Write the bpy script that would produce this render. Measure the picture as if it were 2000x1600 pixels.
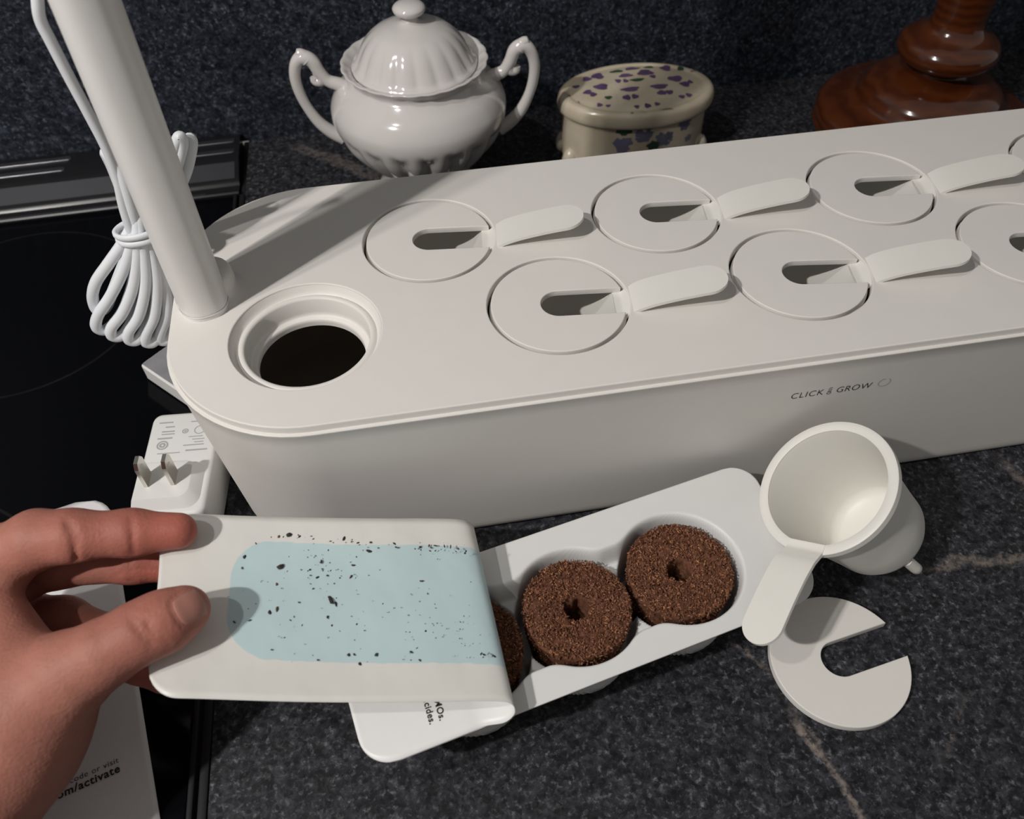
import bpy, bmesh, math, random
import numpy as np
from mathutils import Vector, Matrix, noise as mnoise

# ------------------------------------------------------------------ reset
for o in list(bpy.data.objects):
    bpy.data.objects.remove(o)
scene = bpy.context.scene
COL = scene.collection
random.seed(7)
rng = np.random.default_rng(7)
MM = 0.001

# ------------------------------------------------------------------ camera (all lengths below in millimetres)
F_PX = 1637.27
YAW, PITCH, ROLL = -0.152599, 0.709500, -0.022923
CAM = np.array([-10.317, -189.823, 307.621])
def _rz(t): return np.array([[math.cos(t), -math.sin(t), 0], [math.sin(t), math.cos(t), 0], [0, 0, 1]])
def _rx(t): return np.array([[1, 0, 0], [0, math.cos(t), -math.sin(t)], [0, math.sin(t), math.cos(t)]])
RC = _rz(YAW) @ _rx(PITCH) @ _rz(ROLL)
cd = bpy.data.cameras.new('camera')
cd.sensor_width = 36.0
cd.lens = F_PX / 2000 * 36.0
cd.clip_start = 0.005
cd.clip_end = 30
cd.dof.use_dof = True
cd.dof.focus_distance = 0.335
cd.dof.aperture_fstop = 14
cam = bpy.data.objects.new('camera', cd)
COL.objects.link(cam)
m4 = Matrix.Identity(4)
for i in range(3):
    for j in range(3):
        m4[i][j] = RC[i][j]
    m4[i][3] = CAM[i] * MM
cam.matrix_world = m4
scene.camera = cam

def ray(u, w): return RC @ np.array([(u - 1000) / F_PX, -(w - 800) / F_PX, -1.0])
def PZ(u, w, z): d = ray(u, w); return CAM + (z - CAM[2]) / d[2] * d
def PY(u, w, y): d = ray(u, w); return CAM + (y - CAM[1]) / d[1] * d
def PD(u, w, D): return CAM + D * ray(u, w)

# ------------------------------------------------------------------ world, lights, exposure
world = bpy.data.worlds.new('kitchen_ambient')
scene.world = world
world.use_nodes = True
wb = world.node_tree.nodes['Background']
wb.inputs['Color'].default_value = (1.0, 0.975, 0.935, 1)
wb.inputs['Strength'].default_value = 0.21

def bulb(name, loc, power, radius, color):
    l = bpy.data.lights.new(name, 'POINT')
    l.energy = power
    l.shadow_soft_size = radius
    l.color = color
    o = bpy.data.objects.new(name, l)
    o.location = [c * MM for c in loc]
    COL.objects.link(o)
    return o
# fixture over the cooktop: a cluster of bulbs, and a second, higher one
LD = np.array([-0.525, -0.415, 0.743])
BASE = np.array([-90.0, 72.0, 90.0])
WARM = (1.0, 0.965, 0.925)
for k, (dx, dy, dz) in enumerate([(-14, 6, 0), (13, 3, -4), (0, -11, 9)]):
    bulb('lamp_bulb', BASE + LD * 1020 + np.array([dx, dy, dz]), 9.4, 0.010, WARM)
L2 = np.array([-0.40, -0.26, 0.88]); L2 /= np.linalg.norm(L2)
bulb('lamp_bulb', BASE + L2 * 1250, 11.5, 0.016, (1.0, 0.965, 0.925))

scene.view_settings.view_transform = 'Standard'
scene.view_settings.look = 'None'
scene.view_settings.gamma = 1
scene.view_settings.use_curve_mapping = False
scene.view_settings.exposure = 0.0

# ------------------------------------------------------------------ materials
def srgb(r, g, b):
    f = lambda c: (c / 255 / 12.92) if c / 255 <= 0.04045 else ((c / 255 + 0.055) / 1.055) ** 2.4
    return (f(r), f(g), f(b))

class NT:
    def __init__(s, name):
        s.m = bpy.data.materials.new(name); s.m.use_nodes = True
        s.t = s.m.node_tree; s.b = s.t.nodes['Principled BSDF']
    def n(s, typ, **kw):
        nd = s.t.nodes.new(typ)
        for k, v in kw.items():
            if k.startswith('_'): setattr(nd, k[1:], v)
            else: s.put(nd.inputs[k.replace('__', ' ')], v)
        return nd
    def put(s, sock, v):
        if isinstance(v, bpy.types.NodeSocket): s.t.links.new(v, sock)
        elif isinstance(v, tuple) and len(v) == 3 and sock.type == 'RGBA': sock.default_value = (*v, 1)
        else: sock.default_value = v
    def math(s, op, a, b=None, clamp=False):
        nd = s.t.nodes.new('ShaderNodeMath'); nd.operation = op; nd.use_clamp = clamp
        s.put(nd.inputs[0], a)
        if b is not None: s.put(nd.inputs[1], b)
        return nd.outputs[0]
    def mix(s, fac, a, b, typ='MIX'):
        nd = s.t.nodes.new('ShaderNodeMix'); nd.data_type = 'RGBA'; nd.blend_type = typ
        s.put(nd.inputs[0], fac); s.put(nd.inputs[6], a); s.put(nd.inputs[7], b)
        return nd.outputs[2]
    def ramp(s, fac, stops):
        nd = s.t.nodes.new('ShaderNodeValToRGB'); s.put(nd.inputs[0], fac)
        el = nd.color_ramp.elements
        while len(el) < len(stops): el.new(0.5)
        for e, (p, c) in zip(el, stops):
            e.position = p; e.color = (*c, 1) if len(c) == 3 else c
        return nd.outputs[0]
    def noise(s, scale, detail=2.0, rough=0.5, vec=None, dist=0.0):
        nd = s.n('ShaderNodeTexNoise', Scale=scale, Detail=detail, Roughness=rough, Distortion=dist)
        s.put(nd.inputs['Vector'], vec if vec is not None else s.obj())
        return nd.outputs['Fac']
    def obj(s):
        if not hasattr(s, '_o'): s._o = s.t.nodes.new('ShaderNodeTexCoord')
        return s._o.outputs['Object']
    def geo(s):
        if not hasattr(s, '_g'): s._g = s.t.nodes.new('ShaderNodeNewGeometry')
        return s._g.outputs['Position']
    def bump(s, h, dist, strength=1.0):
        nd = s.n('ShaderNodeBump', Strength=strength, Distance=dist, Height=h)
        s.put(s.b.inputs['Normal'], nd.outputs[0])
    def bsdf(s, **kw):
        for k, v in kw.items():
            s.put(s.b.inputs[k.replace('__', ' ')], v)
        return s.m

def plain(name, col, rough=0.5, spec=0.5, metal=0.0, var=0.008, grain=0.0, sss=0.0, coat=0.0):
    t = NT(name)
    n = t.noise(120, 3)
    c2 = tuple(min(1, c * (1 + var)) for c in col); c1 = tuple(c * (1 - var) for c in col)
    t.bsdf(Base__Color=t.ramp(n, [(0.3, c1), (0.7, c2)]), Roughness=rough, Metallic=metal)
    t.put(t.b.inputs['Specular IOR Level'], spec)
    if coat: t.bsdf(Coat__Weight=coat, Coat__Roughness=0.06)
    if sss:
        t.bsdf(Subsurface__Weight=sss, Subsurface__Scale=0.003)
        t.b.inputs['Subsurface Radius'].default_value = (1.0, 0.8, 0.6)
    if grain: t.bump(t.noise(2500, 2), 0.00003, grain)
    return t.m

M = {}
M['plastic'] = plain('matte_cream_plastic', (0.74, 0.715, 0.68), 0.48, 0.35, grain=0.25)
M['cup'] = plain('warm_white_plastic', (0.76, 0.745, 0.70), 0.42, 0.35, grain=0.15)
M['pole'] = plain('white_painted_pole', (0.76, 0.745, 0.72), 0.38, 0.4, grain=0.1)
M['inner'] = plain('shade_toned_tank_plastic', (0.45, 0.40, 0.35), 0.7, 0.2)  # tank inside toned darker than the white shell, shade put into the colour
M['tray'] = plain('white_tray_plastic', (0.71, 0.71, 0.70), 0.45, 0.4)
M['cable'] = plain('white_cable_rubber', (0.74, 0.76, 0.79), 0.45, 0.4)
M['porcelain'] = plain('glazed_porcelain', (0.66, 0.63, 0.61), 0.12, 0.55, coat=0.6)
M['adapter'] = plain('white_adapter_plastic', (0.72, 0.72, 0.70), 0.45, 0.35)
M['prong'] = plain('nickel_prong', (0.66, 0.63, 0.58), 0.25, 0.5, metal=1.0)
M['ink'] = plain('dark_grey_ink', (0.035, 0.033, 0.032), 0.6, 0.2)
M['ink_soft'] = plain('soft_grey_ink', (0.38, 0.38, 0.39), 0.6, 0.2)
M['ink_pale'] = plain('pale_grey_ink', (0.45, 0.43, 0.41), 0.5, 0.3)
M['label'] = plain('shaded_grey_label', (0.26, 0.26, 0.27), 0.55, 0.3, var=0.1)  # grey includes the shade of the cable loops, put into the colour
M['card'] = plain('white_card_paper', (0.70, 0.685, 0.69), 0.6, 0.2)
M['vent'] = plain('black_enamel', (0.012, 0.012, 0.014), 0.28, 0.3)
M['vent_metal'] = plain('brushed_dark_steel', (0.30, 0.30, 0.32), 0.32, 0.5, metal=1.0)
M['trim'] = plain('black_metal_trim', (0.014, 0.014, 0.015), 0.42, 0.25)
M['nail'] = plain('thumb_nail', srgb(172, 120, 108), 0.4, 0.4)
M['violet'] = plain('violet_glaze', (0.12, 0.07, 0.16), 0.3, 0.4, var=0.25)
M['blue_petal'] = plain('dusty_blue_glaze', (0.17, 0.165, 0.24), 0.3, 0.4, var=0.25)
M['green'] = plain('green_glaze', (0.035, 0.085, 0.05), 0.3, 0.4, var=0.2)
M['olive'] = plain('olive_glaze', (0.20, 0.17, 0.10), 0.3, 0.4, var=0.2)

def stone(name, flat, veins, tint=(1, 1, 1)):
    """dark speckled laminate; veins = list of (point a, point b, half width) in metres, world xy"""
    t = NT(name)
    P = t.geo()
    big = t.noise(22, 3, 0.6, P)
    fl = t.noise(400, 5, 0.72, P, 0.1)
    fl2 = t.noise(850, 3, 0.6, P)
    med = t.noise(170, 5, 0.75, P, 0.15)
    base = t.ramp(med, [(0.40, (0.0095, 0.0105, 0.0135)), (0.56, (0.026, 0.027, 0.032)), (0.72, (0.058, 0.059, 0.067))])
    f = t.math('MULTIPLY', t.math('SUBTRACT', fl, 0.53), 6.0, True)
    f = t.math('MULTIPLY', f, t.math('ADD', t.math('MULTIPLY', big, 1.3), -0.15), True)
    c = t.mix(f, base, (0.21, 0.212, 0.23))
    f2 = t.math('MULTIPLY', t.math('SUBTRACT', fl2, 0.60), 7.0, True)
    c = t.mix(t.math('MULTIPLY', f2, 0.55), c, (0.005, 0.005, 0.006))
    vg = t.n('ShaderNodeTexVoronoi', Scale=620.0); t.put(vg.inputs['Vector'], P)
    sv = t.n('ShaderNodeSeparateColor', Color=vg.outputs['Color'])
    gr = t.math('ADD', 0.45, t.math('MULTIPLY', sv.outputs[0], 1.1))
    cg = t.n('ShaderNodeCombineColor', Red=t.math('MULTIPLY', gr, tint[0]), Green=t.math('MULTIPLY', gr, tint[1]), Blue=t.math('MULTIPLY', gr, tint[2]))
    c = t.mix(1.0, c, cg.outputs[0], 'MULTIPLY')
    if veins:
        sep = t.n('ShaderNodeSeparateXYZ', Vector=P)
        wob = t.math('MULTIPLY', t.math('SUBTRACT', t.noise(30, 3, 0.6, P), 0.5), 0.016)
        edge = t.math('MULTIPLY', t.math('SUBTRACT', t.noise(420, 3, 0.6, P), 0.5), 0.006)
        tot = None
        for a, b, hw, amt in veins:
            d = np.array(b) - np.array(a); L = np.linalg.norm(d); d = d / L
            px = t.math('SUBTRACT', sep.outputs[0], float(a[0])); py = t.math('SUBTRACT', sep.outputs[1], float(a[1]))
            al = t.math('ADD', t.math('MULTIPLY', px, float(d[0])), t.math('MULTIPLY', py, float(d[1])))
            ac = t.math('ADD', t.math('MULTIPLY', px, float(-d[1])), t.math('MULTIPLY', py, float(d[0])))
            ac = t.math('ABSOLUTE', t.math('ADD', ac, wob))
            v = t.math('DIVIDE', t.math('SUBTRACT', t.math('ADD', float(hw), edge), ac), 0.0022, True)
            inside = t.math('MULTIPLY', t.math('DIVIDE', t.math('ADD', al, 0.006), 0.012, True),
                            t.math('DIVIDE', t.math('SUBTRACT', float(L) + 0.006, al), 0.012, True))
            v = t.math('MULTIPLY', t.math('MULTIPLY', v, inside), float(amt))
            tot = v if tot is None else t.math('MAXIMUM', tot, v)
        brk = t.math('MULTIPLY', t.math('SUBTRACT', t.noise(260, 4, 0.7, P), 0.36), 5.0, True)
        c = t.mix(t.math('MULTIPLY', tot, brk), c, (0.26, 0.215, 0.19))
    t.bsdf(Base__Color=c, Roughness=t.ramp(fl, [(0.3, (0.42,) * 3), (0.7, (0.6,) * 3)]))
    t.put(t.b.inputs['Specular IOR Level'], 0.25)
    t.bump(fl, 0.00012, 0.35)
    return t.m

def xy(u, w): return PZ(u, w, 0)[:2] * MM
M['stone'] = stone('dark_speckled_laminate', True, [
    (xy(1425, 1235), xy(1505, 1320), 0.0012, 0.7), (xy(1500, 1315), xy(1575, 1420), 0.0010, 0.55), (xy(1560, 1400), xy(1625, 1490), 0.0026, 0.95),
    (xy(1620, 1480), xy(1850, 1900), 0.0022, 0.9), (xy(1810, 1105), xy(2060, 1085), 0.0030, 0.55),
    (xy(1890, 1370), xy(1830, 1480), 0.0014, 0.35), (xy(580, 285), xy(745, 350), 0.006, 0.35), (xy(1960, 900), xy(2060, 1010), 0.0030, 0.45)])
M['wallstone'] = stone('dark_speckled_backsplash', False, [], (0.86, 0.98, 1.14))

# black cooktop glass with printed burner rings
t = NT('black_cooktop_glass')
P = t.geo()
sep = t.n('ShaderNodeSeparateXYZ', Vector=P)
ringf = None
for cx, cy, r in [(-222, 192, 67), (-252, -14, 84)]:
    dx = t.math('SUBTRACT', sep.outputs[0], cx * MM); dy = t.math('SUBTRACT', sep.outputs[1], cy * MM)
    d = t.math('SQRT', t.math('ADD', t.math('MULTIPLY', dx, dx), t.math('MULTIPLY', dy, dy)))
    d = t.math('ABSOLUTE', t.math('SUBTRACT', d, r * MM))
    v = t.math('DIVIDE', t.math('SUBTRACT', 0.0010, d), 0.0008, True)
    ringf = v if ringf is None else t.math('MAXIMUM', ringf, v)
ringf = t.math('MULTIPLY', ringf, t.noise(60, 2, 0.5, P))
t.bsdf(Base__Color=t.mix(ringf, (0.0025, 0.0028, 0.004), (0.022, 0.021, 0.022)), Roughness=0.12)
t.put(t.b.inputs['Specular IOR Level'], 0.12)
M['glass'] = t.m

# orange-brown turned wood
t = NT('varnished_turned_wood')
w = t.n('ShaderNodeTexWave', Scale=55.0, Distortion=5.0, Detail=3.0)
w.bands_direction = 'Z'
t.put(w.inputs['Vector'], t.obj())
c = t.ramp(w.outputs['Fac'], [(0.0, (0.055, 0.013, 0.004)), (1.0, (0.085, 0.022, 0.006))])
t.bsdf(Base__Color=c, Roughness=0.16, Coat__Weight=0.6, Coat__Roughness=0.05)
M['wood'] = t.m

# aged cream ceramic
t = NT('aged_cream_ceramic')
n = t.noise(45, 4, 0.6)
c = t.ramp(n, [(0.35, (0.56, 0.47, 0.34)), (0.62, (0.62, 0.55, 0.43)), (0.8, (0.42, 0.30, 0.18))])
t.bsdf(Base__Color=c, Roughness=0.22, Coat__Weight=0.4, Coat__Roughness=0.08)
M['ceramic'] = t.m

# coir
t = NT('brown_coir_soil')
n = t.noise(700, 4, 0.7); n2 = t.noise(180, 2)
c = t.ramp(n, [(0.3, (0.060, 0.024, 0.014)), (0.55, (0.155, 0.066, 0.039)), (0.75, (0.27, 0.122, 0.072))])
t.bsdf(Base__Color=t.mix(0.35, c, t.ramp(n2, [(0.3, (0.06, 0.026, 0.016)), (0.7, (0.17, 0.08, 0.05))])), Roughness=0.9)
t.put(t.b.inputs['Specular IOR Level'], 0.1)
t.bump(n, 0.0004, 0.8)
M['coir'] = t.m
t = NT('coir_fibre')
oi = t.n('ShaderNodeNewGeometry')
c = t.ramp(oi.outputs['Random Per Island'], [(0.0, (0.085, 0.034, 0.02)), (0.6, (0.20, 0.087, 0.05)), (0.93, (0.33, 0.155, 0.088)), (1.0, (0.48, 0.23, 0.11))])
t.bsdf(Base__Color=c, Roughness=0.85); t.put(t.b.inputs['Specular IOR Level'], 0.1)
M['fibre'] = t.m
t = NT('dark_crumb')
oi = t.n('ShaderNodeNewGeometry')
c = t.ramp(oi.outputs['Random Per Island'], [(0.0, (0.012, 0.012, 0.012)), (0.7, (0.035, 0.03, 0.026)), (1.0, (0.11, 0.055, 0.035))])
t.bsdf(Base__Color=c, Roughness=0.8)
M['crumb'] = t.m

# film: underside with pale blue barrier field, in film coordinates (uv in decimetres)
t = NT('film_underside')
uv = t.n('ShaderNodeUVMap')
sp = t.n('ShaderNodeSeparateXYZ', Vector=uv.outputs[0])
nz = t.n('ShaderNodeTexNoise', Scale=25.0, Detail=2.0); t.put(nz.inputs['Vector'], uv.outputs[0])
def rbox(t, sx, sy, cx, cy, hx, hy, r):
    dx = t.math('SUBTRACT', t.math('ABSOLUTE', t.math('SUBTRACT', sx, cx)), hx - r)
    dy = t.math('SUBTRACT', t.math('ABSOLUTE', t.math('SUBTRACT', sy, cy)), hy - r)
    ax = t.math('MAXIMUM', dx, 0.0); ay = t.math('MAXIMUM', dy, 0.0)
    l = t.math('SQRT', t.math('ADD', t.math('MULTIPLY', ax, ax), t.math('MULTIPLY', ay, ay)))
    return t.math('SUBTRACT', t.math('ADD', l, t.math('MINIMUM', t.math('MAXIMUM', dx, dy), 0.0)), r)
sy = t.math('ADD', sp.outputs[1], t.math('MULTIPLY', t.math('SUBTRACT', nz.outputs['Fac'], 0.5), 0.012))
sy = t.math('ADD', sy, t.math('MULTIPLY', t.math('SUBTRACT', sp.outputs[0], 0.4), 0.022))
FILM_BLUE = (1.215, 0.328, 0.99, 0.203, 0.14)
d = rbox(t, sp.outputs[0], sy, *FILM_BLUE)
inside = t.math('DIVIDE', t.math('SUBTRACT', 0.0, d), 0.004, True)
c = t.mix(inside, (0.83, 0.82, 0.78), (0.60, 0.755, 0.78))
t.bsdf(Base__Color=c, Roughness=0.35); t.put(t.b.inputs['Specular IOR Level'], 0.35)
tr = t.n('ShaderNodeBsdfTranslucent', Color=c)
mx = t.n('ShaderNodeMixShader', Fac=0.22)
t.t.links.new(t.b.outputs[0], mx.inputs[1]); t.t.links.new(tr.outputs[0], mx.inputs[2])
t.t.links.new(mx.outputs[0], t.t.nodes['Material Output'].inputs['Surface'])
wr = t.n('ShaderNodeTexNoise', Scale=6.0, Detail=2.0); t.put(wr.inputs['Vector'], uv.outputs[0])
t.bump(wr.outputs['Fac'], 0.0012, 0.5)
M['film_under'] = t.m
M['film_top'] = plain('film_printed_side', (0.80, 0.795, 0.785), 0.4, 0.35)

# skin
t = NT('skin')
n1 = t.noise(38, 3, 0.6); n2 = t.noise(420, 3, 0.6)
vo = t.n('ShaderNodeTexVoronoi', Scale=900.0); t.put(vo.inputs['Vector'], t.obj())
at = t.n('ShaderNodeAttribute', _attribute_name='redness')
c = t.ramp(n1, [(0.30, srgb(155, 101, 88)), (0.70, srgb(174, 118, 103))])
c = t.mix(t.math('MULTIPLY', t.math('SUBTRACT', n2, 0.45), 0.5, True), c, srgb(132, 80, 68))
c = t.mix(at.outputs['Fac'], c, srgb(176, 84, 72))
t.bsdf(Base__Color=c, Roughness=0.58, Subsurface__Weight=0.25, Subsurface__Scale=0.003)
t.b.inputs['Subsurface Radius'].default_value = (1.0, 0.35, 0.2)
t.put(t.b.inputs['Specular IOR Level'], 0.3)
hh = t.math('ADD', t.math('MULTIPLY', vo.outputs['Distance'], 0.6), n2)
hh = t.math('ADD', hh, t.math('MULTIPLY', t.noise(150, 4, 0.7), 1.6))
t.bump(hh, 0.00026, 0.5)
M['skin'] = t.m

# ------------------------------------------------------------------ object helpers
ORG = {}
def thing(name, label, cat, loc=(0, 0, 0), group=None):
    o = bpy.data.objects.new(name, None)
    COL.objects.link(o)
    o.empty_display_size = 0.01
    o.location = [c * MM for c in loc]
    o['label'] = label; o['category'] = cat
    if group: o['group'] = group
    ORG[o.name] = np.array(loc, float)
    return o
def tag(o, label, cat, group=None, kind=None):
    o['label'] = label; o['category'] = cat
    if group: o['group'] = group
    if kind: o['kind'] = kind
    return o
def finish(me, smooth):
    if smooth is None: return
    me.shade_smooth()
    if smooth < 179:
        me.set_sharp_from_angle(angle=math.radians(smooth))
def obj_from_mesh(name, me, mat, parent=None, loc=None):
    o = bpy.data.objects.new(name, me)
    COL.objects.link(o)
    if mat is not None and not me.materials:
        for m_ in (mat if isinstance(mat, (list, tuple)) else [mat]): me.materials.append(m_)
    if parent is not None:
        o.parent = parent
        ORG[o.name] = ORG.get(parent.name, np.zeros(3))
    else:
        ORG[o.name] = np.zeros(3) if loc is None else np.array(loc, float)
        if loc is not None: o.location = [c * MM for c in loc]
    return o
def mk(name, V, Fc, mat, parent=None, smooth=35, loc=None, fixn=True):
    """mesh from world-millimetre vertices; stored relative to its parent's origin (or loc)"""
    org = ORG.get(parent.name, np.zeros(3)) if parent is not None else (np.zeros(3) if loc is None else np.array(loc, float))
    V = (np.asarray(V, float) - org) * MM
    me = bpy.data.meshes.new(name)
    me.from_pydata([tuple(v) for v in V], [], [tuple(int(i) for i in f) for f in Fc])
    if fixn:
        bm = bmesh.new(); bm.from_mesh(me)
        bmesh.ops.recalc_face_normals(bm, faces=bm.faces)
        bm.to_mesh(me); bm.free()
    me.update()
    finish(me, smooth)
    return obj_from_mesh(name, me, mat, parent, loc)

def grid_faces(nu, nv, wrap_u=False, wrap_v=False, off=0):
    f = []
    for i in range(nu if wrap_u else nu - 1):
        for j in range(nv if wrap_v else nv - 1):
            a = off + i * nv + j; b = off + ((i + 1) % nu) * nv + j
            c = off + ((i + 1) % nu) * nv + (j + 1) % nv; d = off + i * nv + (j + 1) % nv
            f.append((a, b, c, d))
    return f
def lathe(profile, c=(0, 0, 0), n=64, mod=None, sx=1.0, sy=1.0):
    V = []
    for i in range(n):
        th = 2 * math.pi * i / n
        for k, (r, z) in enumerate(profile):
            rr = r if mod is None else mod(r, z, th, k)
            V.append((c[0] + sx * rr * math.cos(th), c[1] + sy * rr * math.sin(th), c[2] + z))
    return V, grid_faces(n, len(profile), True, False)
def cat(pts, n, closed=False):
    """catmull-rom resample"""
    P = np.asarray(pts, float)
    if closed: P = np.vstack([P[-1], P, P[0], P[1]])
    else: P = np.vstack([2 * P[0] - P[1], P, 2 * P[-1] - P[-2]])
    segs = len(P) - 3
    out = []
    for q in np.linspace(0, segs, n, endpoint=not closed):
        i = min(int(q), segs - 1); u = q - i
        p0, p1, p2, p3 = P[i:i + 4]
        out.append(0.5 * (2 * p1 + (p2 - p0) * u + (2 * p0 - 5 * p1 + 4 * p2 - p3) * u * u + (3 * p1 - p0 - 3 * p2 + p3) * u ** 3))
    return np.array(out)
def tube(path, rad, n=10, caps=True, flat=1.0, up=None):
    P = np.asarray(path, float); N = len(P)
    R_ = np.full(N, rad) if np.isscalar(rad) else np.asarray(rad, float)
    T = np.gradient(P, axis=0); T /= np.linalg.norm(T, axis=1)[:, None] + 1e-12
    a = np.array([0, 0, 1.0]) if up is None else np.array(up, float)
    if abs(T[0] @ a) > 0.9: a = np.array([1.0, 0, 0])
    x = np.cross(T[0], a); x /= np.linalg.norm(x)
    V = []
    for i in range(N):
        x = x - T[i] * (x @ T[i]); x /= np.linalg.norm(x)
        y = np.cross(T[i], x)
        for k in range(n):
            th = 2 * math.pi * k / n
            V.append(P[i] + R_[i] * (math.cos(th) * x + flat * math.sin(th) * y))
    Fc = grid_faces(N, n, False, True)
    if caps:
        Fc.append(tuple(range(n))); Fc.append(tuple((N - 1) * n + k for k in range(n)))
    return V, Fc
def merge(*parts):
    V = []; Fc = []
    for v, f in parts:
        o = len(V); V += [tuple(p) for p in v]; Fc += [tuple(i + o for i in q) for q in f]
    return V, Fc
def rrect(x0, x1, y0, y1, r, n=12):
    p = []
    for cx, cy, a0 in [(x1 - r, y1 - r, 0), (x0 + r, y1 - r, 90), (x0 + r, y0 + r, 180), (x1 - r, y0 + r, 270)]:
        for k in range(n + 1):
            a = math.radians(a0 + 90 * k / n)
            p.append((cx + r * math.cos(a), cy + r * math.sin(a)))
    return p
def circle2(cx, cy, r, n=72):
    return [(cx + r * math.cos(2 * math.pi * k / n), cy + r * math.sin(2 * math.pi * k / n)) for k in range(n)]
def loft(loops, close_bottom=False, close_top=False):
    n = len(loops[0]); V = [p for l in loops for p in l]
    Fc = grid_faces(len(loops), n, False, True)
    if close_top: Fc.append(tuple(range(n)))
    if close_bottom: Fc.append(tuple((len(loops) - 1) * n + k for k in range(n)))
    return V, Fc
def plate_mesh(name, loops, z0, z1, bevel=0.4, bres=3, org=(0, 0, 0), smooth=35):
    """flat plate with holes: loops of xy (mm), first is the outline"""
    cu = bpy.data.curves.new(name, 'CURVE'); cu.dimensions = '2D'; cu.fill_mode = 'BOTH'
    cu.extrude = max((z1 - z0) / 2 - bevel, 1e-4); cu.bevel_depth = bevel; cu.bevel_resolution = bres; cu.offset = -bevel
    for lp in loops:
        sp = cu.splines.new('POLY'); sp.points.add(len(lp) - 1); sp.use_cyclic_u = True
        for q, (x, y) in zip(sp.points, lp): q.co = (x - org[0], y - org[1], 0, 1)
    o = bpy.data.objects.new(name, cu); COL.objects.link(o)
    dg = bpy.context.evaluated_depsgraph_get(); dg.update()
    me = bpy.data.meshes.new_from_object(o.evaluated_get(dg))
    bpy.data.objects.remove(o); bpy.data.curves.remove(cu)
    me.transform(Matrix.Scale(MM, 4) @ Matrix.Translation((0, 0, (z0 + z1) / 2 - org[2])))
    me.materials.clear()
    me.name = name
    finish(me, smooth)
    return me
def plate(name, loops, z0, z1, mat, parent=None, loc=None, bevel=0.4, bres=3, smooth=35):
    org = ORG.get(parent.name, np.zeros(3)) if parent is not None else (np.zeros(3) if loc is None else loc)
    me = plate_mesh(name, loops, z0, z1, bevel, bres, org, smooth)
    return obj_from_mesh(name, me, mat, parent, loc)
def text_mesh(name, body, size, origin, ex, ey, sx=1.0, shear=0.0, align='LEFT', bold=0.0, spacing=1.0, fit=None):
    """lettering laid on a surface: origin + ex*x + ey*y (world mm); returns V, F"""
    cu = bpy.data.curves.new(name, 'FONT'); cu.body = body; cu.size = 1.0; cu.align_x = align
    cu.shear = shear; cu.offset = bold; cu.space_character = spacing; cu.resolution_u = 4
    o = bpy.data.objects.new(name, cu); COL.objects.link(o)
    dg = bpy.context.evaluated_depsgraph_get(); dg.update()
    me = bpy.data.meshes.new_from_object(o.evaluated_get(dg))
    if fit:
        xs_ = [v.co.x for v in me.vertices]
        sx = fit / ((max(xs_) - min(xs_)) * size)
    V = [np.array(origin) + np.array(ex) * v.co.x * size * sx + np.array(ey) * v.co.y * size for v in me.vertices]
    Fc = [tuple(p.vertices) for p in me.polygons]
    bpy.data.objects.remove(o); bpy.data.curves.remove(cu); bpy.data.meshes.remove(me)
    return V, Fc
def copy_tree(o, parent=None):
    c = o.copy(); COL.objects.link(c); c.parent = parent
    for ch in list(o.children): copy_tree(ch, c)
    return c
def box(x0, x1, y0, y1, z0, z1):
    V = [(x, y, z) for x in (x0, x1) for y in (y0, y1) for z in (z0, z1)]
    return V, [(0, 1, 3, 2), (4, 6, 7, 5), (0, 4, 5, 1), (2, 3, 7, 6), (0, 2, 6, 4), (1, 5, 7, 3)]
def bevel_obj(o, w, seg=3):
    bm = bmesh.new(); bm.from_mesh(o.data)
    bmesh.ops.bevel(bm, geom=bm.edges[:], offset=w * MM, segments=seg, affect='EDGES', profile=0.5)
    bm.to_mesh(o.data); bm.free(); finish(o.data, 35)

# ================================================================== SETTING
STOVE_X = -104.0
wall_y = lambda x: 340.5 + 0.02 * x
V = [(-900, wall_y(-900), 0), (900, wall_y(900), 0), (900, wall_y(900), 600), (-900, wall_y(-900), 600),
     (-900, wall_y(-900) + 15, 0), (900, wall_y(900) + 15, 0), (900, wall_y(900) + 15, 600), (-900, wall_y(-900) + 15, 600)]
wl = mk('wall_back', V, [(0, 1, 2, 3), (4, 7, 6, 5), (0, 4, 5, 1), (3, 2, 6, 7), (0, 3, 7, 4), (1, 5, 6, 2)], M['wallstone'], smooth=None)
wl['kind'] = 'structure'
V = [(STOVE_X, -330, 0), (900, -330, 0), (900, wall_y(900), 0), (STOVE_X, wall_y(STOVE_X), 0),
     (STOVE_X, -330, -38), (900, -330, -38), (900, wall_y(900), -38), (STOVE_X, wall_y(STOVE_X), -38)]
ct = mk('countertop', V, [(0, 1, 2, 3), (4, 7, 6, 5), (0, 4, 5, 1), (3, 2, 6, 7), (0, 3, 7, 4), (1, 5, 6, 2)], M['stone'], smooth=None)
tag(ct, 'dark speckled stone-look countertop with a pale vein, right of the black cooktop', 'countertop')

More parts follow.
